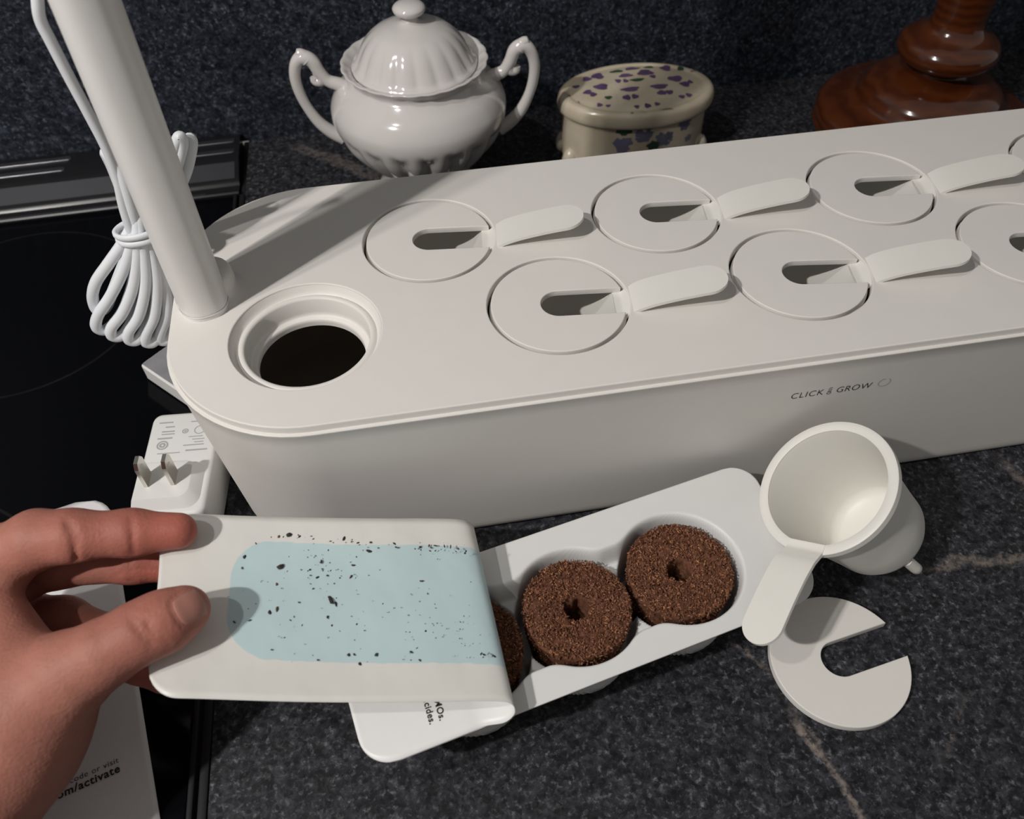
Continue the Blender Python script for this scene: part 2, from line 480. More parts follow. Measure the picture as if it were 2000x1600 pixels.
# ---------------------------------------------------------------- cooktop
ck = thing('cooktop', 'black glass cooktop with a slotted rear vent, left of the dark countertop', 'cooktop', (-250, 0, 0))
o = mk('glass_top', *box(-700, -111.5, -330, 276, -14, 0.0), M['glass'], ck, smooth=None); bevel_obj(o, 1.0, 2)
o = mk('side_trim', *merge(box(-111.2, -109.0, -330, 276, -14, 1.3), box(-107.6, -104.3, -330, 276, -20, 0.9), box(-107.8, -104.0, 276.2, wall_y(-105) + 2, -20, -1.5)), M['trim'], ck, smooth=None)
bevel_obj(o, 0.6, 2)
prof = [(276.5, -12), (276.5, 1.2), (277.4, 2.0), (279.2, 2.0), (280, 1.2), (281, 0.4), (286.5, 0.4), (287.5, 1.6), (289, 2.6), (290.5, 3.1), (305, 6.2), (307, 6.8), (309, 7.0), (336, 7.0), (337.4, 6.4), (337.4, -12)]
xs = [-700, -108.6, -107.9]
V = []
for i, x in enumerate(xs):
    s = 0.985 if i == 2 else 1.0
    for y, z in prof:
        V.append((x, y + 0.02 * (x + 105), z * s))
n = len(prof)
o = mk('rear_vent', V, grid_faces(3, n) + [tuple(range(n)), tuple(2 * n + k for k in range(n))], M['vent'], ck, smooth=30)
rv = o
def slab_strip(name, x0, x1, y0, z0, y1, z1, mat, parent):
    dy, dz = y1 - y0, z1 - z0; L = math.hypot(dy, dz); ny, nz_ = -dz / L * 0.25, dy / L * 0.25
    V = []
    for x in (x0, x1):
        k = 0.02 * (x + 105)
        V += [(x, y0 + k, z0), (x, y1 + k, z1), (x, y1 + ny + k, z1 + nz_), (x, y0 + ny + k, z0 + nz_)]
    return mk(name, V, [(0, 1, 2, 3), (4, 7, 6, 5), (0, 4, 5, 1), (1, 5, 6, 2), (2, 6, 7, 3), (3, 7, 4, 0)], mat, parent, smooth=None)
slab_strip('steel_band', -700, -110.5, 290.7, 3.12, 304.8, 6.14, M['vent_metal'], rv)
slab_strip('front_lip', -700, -128, 277.5, 1.95, 279.1, 1.95, M['vent_metal'], rv)
for (x1, y) in [(-111.5, 329), (-111, 316.5), (-215, 330), (-217, 318)]:
    L = 96
    x0 = x1 - (62 if x1 > -150 else 110)
    yy = y + 0.02 * (x1 + 105)
    pill = [(x1 - 1.6 + 2.2 * math.cos(a), yy + 2.2 * math.sin(a)) for a in np.linspace(-math.pi / 2, math.pi / 2, 9)] + \
           [(x0 + 1.6 + 2.2 * math.cos(a), yy - 0.02 * (x1 - x0) + 2.2 * math.sin(a)) for a in np.linspace(math.pi / 2, 3 * math.pi / 2, 9)]
    plate('vent_slot', [pill], 6.6, 7.5, M['vent_metal'], rv, bevel=0.35)

# ================================================================== PLANTER
X0, X1, Y0, Y1, RL = -102.0, 491.0, 0.0, 140.2, 52.0
ZL = 90.0
PITCHX = 97.35
BACKY, FRONTY, FDX = 93.35, 44.72, 44.72
HOLES = [(i * PITCHX, BACKY) for i in range(5)] + [(FDX + i * PITCHX, FRONTY) for i in range(4)]
pl = thing('planter', 'long cream indoor garden planter with round cup holes and a lamp pole', 'planter', (195, 70, 0))
def orr(off, z): return [(x, y, z) for x, y in rrect(X0 - off, X1 + off, Y0 - off, Y1 + off, RL + off, 16)]
# tank
outer = [(0.2, 83.0), (1.15, 86.0), (1.2, 86.5), (1.0, 86.8), (0.5, 86.9), (-1.6, 86.9), (-2.0, 86.5)]
out = [(-9.5, 0.0), (-7.6, 0.5), (-6.3, 2.2), (-5.6, 5.0)]
zs = np.linspace(8, 80, 8)
out += [(-5.6 + 6.4 * ((z - 5) / 80), z) for z in zs] + [(1.0, 85.6), (1.25, 86.1), (1.25, 86.6), (0.9, 86.9), (-1.4, 86.9), (-1.8, 86.4)]
mk('tank', *loft([orr(a, z) for a, z in out] , close_top=True), M['plastic'], pl, smooth=40)
inn = [(-1.85, 86.3), (-2.6, 80), (-7.5, 8), (-9.5, 4), (-13, 3)]
mk('tank_inside_shaded', *loft([orr(a, z) for a, z in inn], close_bottom=True), M['inner'], pl, smooth=40, fixn=True)  # inner wall of the tank, its colour darkened to stand in for shade
# lid
FILL = (-51.3, 45.7)
lid = plate('lid', [rrect(X0, X1, Y0, Y1, RL, 20)] + [circle2(x, y, 27.5) for x, y in HOLES] + [circle2(*FILL, 28.3)],
            84.2, ZL, M['plastic'], pl, bevel=0.5, bres=3)
# filler opening collar
prof = [(28.25, 89.3), (27.3, 87.4), (26.7, 86.2), (26.2, 85.9), (25.8, 86.1), (25.5, 86.5), (24.4, 86.7), (23.7, 86.5), (23.3, 85.8), (22.9, 80.0), (22.7, 78.6), (22.3, 78.2), (21.0, 78.0), (20.5, 77.6), (20.4, 76.5), (20.4, 74.8),
        (23.2, 74.8), (24.5, 84.0), (28.25, 84.3), (28.25, 89.3)]
mk('filler_collar', *lathe(prof, (FILL[0], FILL[1], 0), 96), M['plastic'], lid, smooth=50)
# lamp pole : rounded profile, leaning against a boss on the lid's end
PX, PY_ = -90.5, 72.0
view_dir = np.array([PX, PY_]) - CAM[:2]; view_dir /= np.linalg.norm(view_dir)
side = np.array([view_dir[1], -view_dir[0]])
def polesec(z, g=0.0):
    pts = []
    for k in range(40):
        a = 2 * math.pi * k / 40
        ca, sa = math.cos(a), math.sin(a)
        ex = 2 / 2.5
        q = np.array([PX, PY_]) + side * (9.45 + g) * math.copysign(abs(ca) ** ex, ca) + view_dir * (12.8 + g) * math.copysign(abs(sa) ** ex, sa)
        pts.append((q[0], q[1], z))
    return pts
pole = mk('lamp_pole', *loft([polesec(89.0), polesec(91.0), polesec(250), polesec(430)], close_bottom=True), M['pole'], pl, smooth=60)
mk('pole_seam', *loft([polesec(91.6, .15), polesec(92.0, .35), polesec(92.4, .15)]), M['pole'], pole, smooth=60)
# boss flaring from the lid round the pole foot
V = []
prof = [(15.5, 89.9), (13.6, 90.3), (12.0, 91.2), (10.9, 92.8), (10.3, 95.0), (10.0, 98.4), (9.4, 99.8), (8.2, 100.5), (6.0, 100.8), (0.01, 100.9)]
bc = np.array([PX, PY_]) + side * 4.2 + view_dir * 3.5
mk('pole_socket', *lathe(prof, (bc[0], bc[1], 0), 48, mod=lambda r, z, th, k: r * (1.0 - 0.10 * (z < 93))), M['plastic'], lid, smooth=60)
# printed logo on the tank face
def face_y(z): return -(-5.6 + 6.4 * ((z - 5) / 80)) - 0.12
def facept(x, z): return np.array([x, face_y(z), z])
zb = 66.6
ey = (facept(0, 80) - facept(0, 60)) / np.linalg.norm(facept(0, 80) - facept(0, 60))
V1 = text_mesh('t', 'CLICK', 5.0, facept(125.9, zb), (1, 0, 0), ey, 1.06, 0, 'LEFT', -0.010, 1.12, fit=12.9)
V2 = text_mesh('t', 'GROW', 5.0, facept(144.1, zb), (1, 0, 0), ey, 1.06, 0, 'LEFT', -0.010, 1.08, fit=14.0)
mk('logo_lettering', *merge(V1, V2), M['ink'], pl, smooth=None, fixn=False)
def ringmark(cx, cz, r, w, a0, a1, n=40):
    V = []
    for a in np.linspace(math.radians(a0), math.radians(a1), n):
        for rr in (r - w / 2, r + w / 2):
            p = facept(0, cz) + np.array([1, 0, 0]) * (cx + rr * math.cos(a)) + ey * rr * math.sin(a)
            V.append(p)
    return V, grid_faces(n, 2)
icon = [ringmark(141.4, 69.7, 0.75, 0.22, 20, 160, 10), ringmark(141.4, 68.2, 0.55, 0.2, 0, 360, 14), ringmark(141.4, 67.1, 0.75, 0.25, 0, 360, 14)]
icon.append(ringmark(141.4, 69.0, 0.6, 0.2, -10, 190, 12))
mk('logo_emblem', *merge(*icon), M['ink'], pl, smooth=None, fixn=False)
mk('button_ring', *ringmark(163.3, 68.9, 2.35, 0.28, 100, 420), M['ink_pale'], pl, smooth=None, fixn=False)

# ---------------------------------------------------------------- plant cups and their covers
def tab_geo():
    s = np.linspace(0, 1, 30)
    ctrl = [(22.0, -0.4), (25.0, -0.2), (27.6, 1.6), (31.0, 4.0), (37, 6.2), (46, 8.4), (55, 10.1), (64.0, 11.4)]
    c0 = cat(ctrl, 400)
    q_ = np.concatenate([np.linspace(0, 0.84, 30), 0.84 + 0.16 * np.sin(np.linspace(0.08, 1, 14) * math.pi / 2)])
    c = np.stack([np.interp(q_, np.linspace(0, 1, 400), c0[:, i]) for i in range(2)], 1)
    V = []; n = len(c); nw = 13
    tip = c[-1][0]; R_ = 7.7
    T = np.gradient(c, axis=0); T /= np.linalg.norm(T, axis=1)[:, None]
    stations = list(range(n))
    top = []; bot = []
    for i in stations:
        r, z = c[i]
        hw = 7.2 if r < 26 else 7.2 + min(1, (r - 26) / 6) * 0.5
        dx = r - (tip - R_)
        if dx > 0: hw = math.sqrt(max(R_ * R_ - dx * dx, 0.02))
        nrm = np.array([-T[i][1], T[i][0]])
        for k in range(nw):
            y = hw * (2 * k / (nw - 1) - 1)
            crown = 0.0
            top.append((r + nrm[0] * 0.65, y, z + nrm[1] * 0.65 + crown))
            bot.append((r - nrm[0] * 0.65, y, z - nrm[1] * 0.65 + crown))
    V = top + bot; N = n * nw
    Fc = grid_faces(n, nw) + [tuple(reversed(f)) for f in grid_faces(n, nw, off=N)]
    for i in range(n - 1):
        for k in (0, nw - 1):
            a, b = i * nw + k, (i + 1) * nw + k
            Fc.append((a, b, b + N, a + N))
    for i in (0, n - 1):
        for k in range(nw - 1):
            a, b = i * nw + k, i * nw + k + 1
            Fc.append((a, b, b + N, a + N))
    return V, Fc
def make_cup(name, label):
    t_ = thing(name, label, 'plant cup', (0, 0, 0), 'plant cups of the planter')
    rim = [(22.9, -0.2), (23.2, 0.0), (26.2, 0.0), (26.6, -0.3), (26.6, -2.9), (26.3, -3.2), (23.6, -3.2), (22.9, -2.8), (22.9, -0.2)]
    rim_o = mk('rim', *lathe(rim, n=96), M['cup'], t_, smooth=40)
    V, Fc = merge(box(-1.1, 1.1, -26.85, -25.2, -3.5, -1.4))
    body = [(22.95, -0.5), (22.3, -3), (20.6, -18), (18.9, -34), (18.0, -42), (17.0, -44.2), (14.4, -46.0), (9, -46.7), (0.01, -46.9),
            (0.01, -48.0), (15.9, -47.9), (17.9, -46.7), (19.1, -43.5), (19.9, -34.2), (21.7, -18), (23.7, -3.1), (23.9, -1.5), (23.2, -0.5)]
    b = mk('cone', *lathe(body, n=80), M['cup'], t_, smooth=40)
    a = math.radians(56)
    mk('peg', *tube(cat([(16.0 * math.cos(a), 16.0 * math.sin(a), -47.6), (16.0 * math.cos(a), 16.0 * math.sin(a), -50), (16.0 * math.cos(a), 16.0 * math.sin(a), -57.2), (16.0 * math.cos(a), 16.0 * math.sin(a), -58)], 8), [2.3] * 6 + [2.1, 1.3], 16), M['cup'], b, smooth=60)
    mk('tab', *tab_geo(), M['cup'], t_, smooth=50)
    return t_
def c_outline(R_=26.0, hw=7.0, cx=0.2):
    a = math.asin(hw / R_)
    p = [(R_ * math.cos(q), R_ * math.sin(q)) for q in np.linspace(a, 2 * math.pi - a, 90)]
    p += [(cx + hw * math.cos(q), hw * math.sin(q)) for q in np.linspace(-math.pi / 2, -3 * math.pi / 2, 28)]
    return p
ords = ['first', 'second', 'third', 'fourth', 'fifth']
cup0 = make_cup('plant_cup', '')
cov_me = plate_mesh('cup_cover', [c_outline()], 0, 2.7, 0.35, 3, smooth=40)
cov_me.materials.append(M['plastic'])
placed = []
for k, (hx, hy) in enumerate(HOLES):
    row = 'back' if k < 5 else 'front'
    idx = k if k < 5 else k - 5
    if (row, idx) in (('back', 4), ('front', 3)): pass
    rot = math.radians(-7.0 + rng.uniform(-1.2, 1.2))
    c = cup0 if k == 0 else copy_tree(cup0)
    c.location = (hx * MM, hy * MM, (ZL - 2.75) * MM); c.rotation_euler = (0, 0, rot)
    c['label'] = f'cream plant cup with raised tab, {ords[idx]} from the lamp pole in the planter {row} row'
    o = bpy.data.objects.new('cup_cover', cov_me); COL.objects.link(o)
    o.location = (hx * MM, hy * MM, (ZL - 2.72) * MM); o.rotation_euler = (0, 0, rot)
    tag(o, f'slotted round cover in the planter lid, {ords[idx]} from the lamp pole, {row} row', 'cup cover', 'cup covers set in the planter lid')
# loose cover on the counter
o = bpy.data.objects.new('cup_cover', cov_me); COL.objects.link(o)
o.location = (130.3 * MM, -76.9 * MM, 0.1 * MM); o.rotation_euler = (0, 0, math.radians(8.5)); o.scale = (1, 1, 1.35)
tag(o, 'loose C-shaped cup cover lying on the dark countertop', 'cup cover')
# loose cup tipped on its side
lc = copy_tree(cup0)
lc['label'] = 'loose white plant cup tipped over on the countertop beside the pod tray'
if 'group' in lc: del lc['group']
rv_ = ray(1610, 945); rv_ /= np.linalg.norm(rv_)
right, down = RC[:, 0], -RC[:, 1]
lat = 0.76 * right + 0.65 * down; lat = lat - rv_ * (lat @ rv_); lat /= np.linalg.norm(lat)
ang = math.radians(35)
axis = math.cos(ang) * rv_ + math.sin(ang) * lat          # rim -> bottom
zc = -axis
Dc = 309
ctr = PD(1611, 950, Dc)
tgt = PD(1583, 1240, Dc) - ctr
xc = tgt - zc * (tgt @ zc); xc /= np.linalg.norm(xc)
yc = np.cross(zc, xc)
mm = Matrix.Identity(4)
for i in range(3):
    mm[i][0], mm[i][1], mm[i][2], mm[i][3] = xc[i], yc[i], zc[i], ctr[i] * MM
lc.matrix_world = mm

# ================================================================== POD TRAY
TE = np.array([0.98, 0.199, 0]); TE /= np.linalg.norm(TE)
TN = np.array([-TE[1], TE[0], 0])
NC, HW, ZT = -54.9, 31.2, 32.0
NP = -57.0
EL, ER = -63.5, 110.0
PODS_E = [64.3, 22.2, -19.9]
def tp(e, n, z): return TE * e + TN * n + np.array([0, 0, z])
def sstep(a, b, x): q = np.clip((x - a) / (b - a), 0, 1); return q * q * (3 - 2 * q)
def tray_depth(e, n):
    dn = n - NP
    d = np.full_like(e, 1e9)
    for pe in PODS_E:
        d = np.minimum(d, np.hypot(e - pe, dn))
    # cylinders
    cyl = d - 23.0
    # channel linking them
    ch = np.maximum(np.abs(dn) - 17.2, np.maximum(PODS_E[2] - e, e - PODS_E[0]))
    k = 2.5
    h = np.clip(0.5 + 0.5 * (ch - cyl) / k, 0, 1)
    lip = ch * (1 - h) + cyl * h - k * h * (1 - h)
    depth = 9.0 * (1 - sstep(-2.6, 0.8, lip))
    depth = np.maximum(depth, 30.6 * (1 - sstep(-5.0, -0.9, cyl)) ) if False else depth + (30.3 - depth) * (1 - sstep(-2.4, -0.2, cyl))
    return depth
tr = thing('pod_tray', 'white plastic pod tray holding brown soil pods on the countertop', 'tray', tuple(tp(23, NC, 0)))
nu, nv = 300, 112
V = []
RCN = 11.0
for j in range(nv):
    tt = -1 + 2 * j / (nv - 1)
    n_ = NC + HW * tt
    dd = HW - abs(HW * tt)
    ins = 0 if dd > RCN else RCN - math.sqrt(max(RCN ** 2 - (RCN - dd) ** 2, 0))
    er = ER + 0.085 * HW * tt
    for i in range(nu):
        e_ = EL + ins + (er - EL - 2 * ins) * i / (nu - 1)
        V.append((e_, n_))
V = np.array(V)
dep = tray_depth(V[:, 0], V[:, 1])
W = TE[None] * V[:, :1] + TN[None] * V[:, 1:2]; W[:, 2] = ZT - dep
o = mk('shell', W, grid_faces(nv, nu), M['tray'], tr, smooth=180, fixn=False)
if o.data.polygons[0].normal.z < 0: o.data.flip_normals()
sm = o.modifiers.new('thickness', 'SOLIDIFY'); sm.thickness = 0.7 * MM; sm.offset = -1

# soil pods
def soil_pod(pe, zt, seed, label):
    c = tp(pe, NP, 0)
    t_ = thing('soil_pod', label, 'soil pod', (c[0], c[1], 1.9), 'soil pods in the tray')
    R_, H_ = 19.7, zt - 1.9
    nt = 132
    prof = []
    for r in np.linspace(3.6, 4.2, 3): prof.append((r, zt - 14 + (r - 3.6) * 12))
    prof += [(4.5, zt - 3.6), (4.8, zt - 1.8), (5.3, zt - 0.5)]
    for r in np.linspace(6.0, R_ - 1.4, 18): prof.append((r, zt + 0.2 * math.sin(r)))
    prof += [(R_ - 0.6, zt - 0.4), (R_, zt - 1.4)]
    for q in np.linspace(0.12, 1.0, 12): prof.append((R_ - 2.6 * q, zt - H_ * q))
    prof = [(0.01, zt - 16)] + prof + [(0.01, 1.9)]
    off = Vector((seed * 13.1, seed * 7.7, 3.3))
    V = []
    for i in range(nt):
        th = 2 * math.pi * i / nt
        for (r, z) in prof:
            p = np.array([r * math.cos(th), r * math.sin(th), z])
            q = Vector((p[0], p[1], p[2]))
            if r > 0.1 and z > 2.5:
                hole = max(0, 1 - abs(r - 4.6) / 2.6)
                d1 = mnoise.noise(q * 0.16 + off); d2 = mnoise.noise(q * 0.55 + off); d3 = mnoise.noise(q * 1.3 + off)
                rad = (0.8 * d1 + 0.6 * d2 + 0.4 * d3) + hole * 1.7 * mnoise.noise(Vector((math.cos(th) * 1.3, math.sin(th) * 1.3, z * 0.12)) + off)
                p[0] += rad * math.cos(th); p[1] += rad * math.sin(th)
                if z > zt - 3: p[2] += 0.9 * d2 + 0.8 * d3 + 0.5 * d1
            V.append((c[0] + p[0], c[1] + p[1], p[2]))
    mk('puck', V, grid_faces(nt, len(prof), True), M['coir'], t_, smooth=180)
    # fibre flakes
    rg = np.random.default_rng(seed)
    V = []; Fc = []
    for k in range(4800):
        if rg.random() < 0.80:
            r = math.sqrt(rg.uniform(4.9 ** 2, R_ ** 2)); th = rg.uniform(0, 2 * math.pi)
            p = np.array([r * math.cos(th), r * math.sin(th), zt + rg.uniform(-0.3, 0.8)]); nrm = np.array([0, 0, 1.0])
        else:
            th = rg.uniform(0, 2 * math.pi); q = rg.uniform(0, 0.75)
            rr = R_ - 2.6 * q + rg.uniform(-0.1, 0.4)
            p = np.array([rr * math.cos(th), rr * math.sin(th), zt - H_ * q]); nrm = np.array([math.cos(th), math.sin(th), 0.1])
        d = rg.normal(size=3); d -= nrm * (d @ nrm) * 0.62; d /= np.linalg.norm(d)
        L = rg.uniform(0.6, 1.9) if rg.random() < 0.94 else rg.uniform(2.0, 3.6)
        wd = rg.uniform(0.14, 0.42) if L < 1.95 else rg.uniform(0.06, 0.11)
        s = np.cross(d, nrm + rg.normal(size=3) * 0.3); s /= np.linalg.norm(s)
        u_ = np.cross(s, d)
        o_ = len(V)
        a = p - d * L / 2; b = p + d * L / 2 + u_ * rg.uniform(-0.2, 0.3)
        m_ = p + u_ * 0.15
        V += [c * [1, 1, 0] + x for x in (a, m_ + s * wd, b, m_ - s * wd, m_ + u_ * wd * 1.2)]
        Fc += [(o_, o_ + 1, o_ + 4), (o_ + 1, o_ + 2, o_ + 4), (o_ + 2, o_ + 3, o_ + 4), (o_ + 3, o_, o_ + 4), (o_, o_ + 3, o_ + 2, o_ + 1)]
    f = mk('coir_fibres', V, Fc, M['fibre'], t_, smooth=None, fixn=False)
    f['kind'] = 'stuff'
    return t_
soil_pod(PODS_E[0], 29.6, 1, 'brown coir soil pod at the open tray end, beside the tipped cup')
soil_pod(PODS_E[1], 29.2, 2, 'brown coir soil pod in the middle hollow of the tray')
soil_pod(PODS_E[2], 29.0, 3, 'brown coir soil pod half hidden under the peeled back film')

# ---------------------------------------------------------------- peeled film
zA = ZT + 0.3
near = [tp(EL, NC - HW, zA), tp(-52, NC - HW, zA), tp(-40, NC - HW, zA), tp(-30, NC - HW, zA), tp(-24, NC - HW, zA + 0.1), PZ(984, 1412, 34.3), PZ(1002, 1399, 37.0), PZ(1006, 1387, 40.3), PZ(998, 1375, 43.4), PZ(972, 1370, 45.3),
        PZ(900, 1370, 47.6), PZ(800, 1372, 50.3), PZ(660, 1372, 54), PZ(540, 1370, 57.5), PZ(420, 1366, 61), PZ(345, 1364, 63.5), PZ(281, 1364, 65)]
far = [tp(EL, NC + HW, zA), tp(-52, NC + HW, zA), tp(-38, NC + HW, zA), tp(-26, NC + HW, zA), tp(-18, NC + HW, zA + 0.1), tp(-9, NC + HW + 1, 35), PZ(920, 1062, 38.5), PZ(927, 1042, 42.5), PZ(920, 1023, 47.5), PZ(895, 1015, 50.5),
       PZ(830, 1013, 52.5), PZ(750, 1013, 55), PZ(640, 1012, 58), PZ(540, 1010, 60.5), PZ(450, 1007, 63), PZ(385, 1004, 64.7), PZ(318, 1001, 66)]
NS, NTT = 150, 27
nearP, farP = cat(near, NS), cat(far, NS)
mid = (nearP + farP) / 2
sl = np.concatenate([[0], np.cumsum(np.linalg.norm(np.diff(mid, axis=0), axis=1))])
L_ = sl[-1]
Vs = []; UV = []
for i in range(NS):
    de = min(sl[i], L_ - sl[i])
    rc = 11.0
    ins = 0 if de > rc else rc - math.sqrt(max(rc ** 2 - (rc - de) ** 2, 0))
    wdt = np.linalg.norm(nearP[i] - farP[i])
    fl = sstep(85, 120, sl[i])
    for j in range(NTT):
        t_ = (ins + (wdt - 2 * ins) * j / (NTT - 1)) / wdt
        p = nearP[i] * (1 - t_) + farP[i] * t_
        # the free part is slightly trough-shaped and softly wavy
        p = p + np.array([0, 0, 1.0]) * fl * (-1.4 * math.sin(math.pi * t_) + 0.7 * math.sin(2 * math.pi * t_ * 1.5 + sl[i] * 0.03) * math.sin(math.pi * t_))
        Vs.append(p)
        UV.append(((L_ - sl[i]) / 100.0, t_ * 0.62))
Vs = np.array(Vs)
# surface normals
G = Vs.reshape(NS, NTT, 3)
du = np.gradient(G, axis=0); dv = np.gradient(G, axis=1)
nr = np.cross(du, dv); nr /= np.linalg.norm(nr, axis=2)[:, :, None] + 1e-9
if nr[10, 13, 2] < 0: nr = -nr            # attached part: printed side looks up
TH = 0.22
top = (G + nr * TH / 2).reshape(-1, 3); bot = (G - nr * TH / 2).reshape(-1, 3)
N = NS * NTT
Fc = grid_faces(NS, NTT)
fa = Fc + [tuple(reversed(q)) for q in grid_faces(NS, NTT, off=N)]
for i in range(NS - 1):
    for k in (0, NTT - 1):
        a, b = i * NTT + k, (i + 1) * NTT + k
        fa.append((a, b, b + N, a + N))
for i in (0, NS - 1):
    for k in range(NTT - 1):
        a, b = i * NTT + k, i * NTT + k + 1
        fa.append((a, b, b + N, a + N))
film = mk('peel_film', np.vstack([top, bot]), fa, [M['film_top'], M['film_under']], None, smooth=180, loc=tuple(tp(-45, NC, ZT)))
uvl = film.data.uv_layers.new(name='UVMap')
uvs = UV + UV
for poly in film.data.polygons:
    under = all(v >= N for v in poly.vertices)
    poly.material_index = 1 if under else 0
    for li in poly.loop_indices:
        uvl.data[li].uv = uvs[film.data.loops[li].vertex_index]
tag(film, 'white peel-off lid film folded back, pale blue underside dotted with soil crumbs', 'film')
# lettering on the printed side of the attached end
pm = PZ(817, 1405, zA + 0.2)
ex = -TN; ey = TE                        # text runs towards the near edge
def onfilm(u, w): return PZ(u, w, zA + 0.2)
exf = onfilm(839, 1415) - onfilm(827, 1370); exf /= np.linalg.norm(exf)
eyf = np.cross([0, 0, 1], exf)
T1 = text_mesh('t', 'GMOs.', 3.1, onfilm(859, 1409), exf, eyf, 1.0, 0, 'RIGHT', 0.028, 1.08)
T2 = text_mesh('t', 'ticides.', 3.1, onfilm(839.5, 1416.5), exf, eyf, 1.0, 0, 'RIGHT', 0.028, 1.08)
o = mk('printed_text', *merge(T1, T2), M['ink'], film, smooth=None, fixn=False)
# crumbs stuck to the underside
def film_pt(u, w):
    d = ray(u, w)
    # nearest grid vertex of the free part to the pixel ray
    Q = bot.reshape(NS, NTT, 3)[95:].reshape(-1, 3) - CAM
    tt = Q @ d / (d @ d); dist = np.linalg.norm(Q - tt[:, None] * d, axis=1)
    k = int(np.argmin(dist))
    D = tt[k]
    nn = -nr[95:].reshape(-1, 3)[k]
    return CAM + D * d, nn
crumbs = [(547, 1108, 14), (556, 1120, 9), (541, 1142, 8), (541, 1190, 9), (527, 1197, 13), (535, 1198, 8), (567, 1213, 12), (458, 1215, 6), (532, 1270, 12), (648, 1175, 15), (656, 1180, 10),
          (645, 1168, 8), (660, 1186, 7), (690, 1105, 12), (720, 1076, 12), (565, 1045, 10), (672, 1053, 11), (688, 1055, 9), (478, 1088, 10), (473, 1110, 6), (880, 1069, 9), (823, 1135, 8), (446, 1167, 9), (500, 1180, 6), (475, 1155, 6),
          (686, 1126, 8), (620, 1128, 6), (605, 1113, 5), (628, 1097, 8), (637, 1106, 7), (757, 1197, 5), (760, 1196, 4), (692, 1279, 6), (681, 1280, 6), (803, 1274, 6), (815, 1266, 5), (703, 1297, 7), (652, 1198, 5), (640, 1205, 5), (648, 1222, 4),
          (535, 1052, 6), (545, 1048, 7), (530, 1050, 5), (585, 1048, 6), (612, 1053, 6), (500, 1062, 7), (770, 1062, 6), (838, 1066, 6), (850, 1066, 7), (868, 1067, 6), (895, 1072, 6), (910, 1077, 6), (735, 1278, 7), (820, 1290, 6), (945, 1279, 6), (965, 1282, 7), (940, 1277, 5),
          (487, 1212, 5), (575, 1225, 5), (590, 1222, 4), (558, 1093, 6), (555, 1130, 5)]
rg = np.random.default_rng(5)
for _ in range(70):
    crumbs.append((rg.normal(640, 30), rg.normal(1115, 22), rg.uniform(1.8, 4)))
for _ in range(40):
    crumbs.append((rg.normal(860, 45), rg.normal(1220, 28), rg.uniform(1.5, 3.4)))
for _ in range(110):
    crumbs.append((rg.uniform(480, 925), rg.uniform(1060, 1280), rg.uniform(1.3, 3.4)))
for _ in range(45):
    x = rg.uniform(540, 925); crumbs.append((x, 1048 + (x - 540) * 0.085 + rg.normal(0, 3), rg.uniform(2, 5)))
for _ in range(30):
    x = rg.uniform(540, 960); crumbs.append((x, 1286 + rg.normal(0, 3), rg.uniform(1.5, 4)))
def crumb_mesh(lst):
    V = []; Fc = []
    for (u, w, s) in lst:
        p, nn = film_pt(u, w)
        r = s / 2 * 0.225
        a = np.cross(nn, [0.3, 0.9, 0.1]); a /= np.linalg.norm(a); b = np.cross(nn, a)
        th = rg.uniform(0, 6.28); a, b = a * math.cos(th) + b * math.sin(th), b * math.cos(th) - a * math.sin(th)
        el_ = rg.uniform(0.35, 0.8)
        o_ = len(V); m_ = 7
        for k in range(m_):
            q = 2 * math.pi * k / m_
            f_ = rg.uniform(0.6, 1.25)
            V.append(p + nn * 0.03 + a * r * f_ * math.cos(q) + b * r * el_ * f_ * math.sin(q))
        V.append(p + nn * (0.05 + r * 0.45))
        for k in range(m_):
            Fc.append((o_ + k, o_ + (k + 1) % m_, o_ + m_))
    return V, Fc
o = mk('soil_crumbs', *crumb_mesh(crumbs), M['crumb'], None, smooth=None, loc=tuple(PZ(650, 1180, 57)), fixn=False)
tag(o, 'dark soil crumbs scattered on the pale blue side of the peeled film', 'crumbs', kind='stuff')

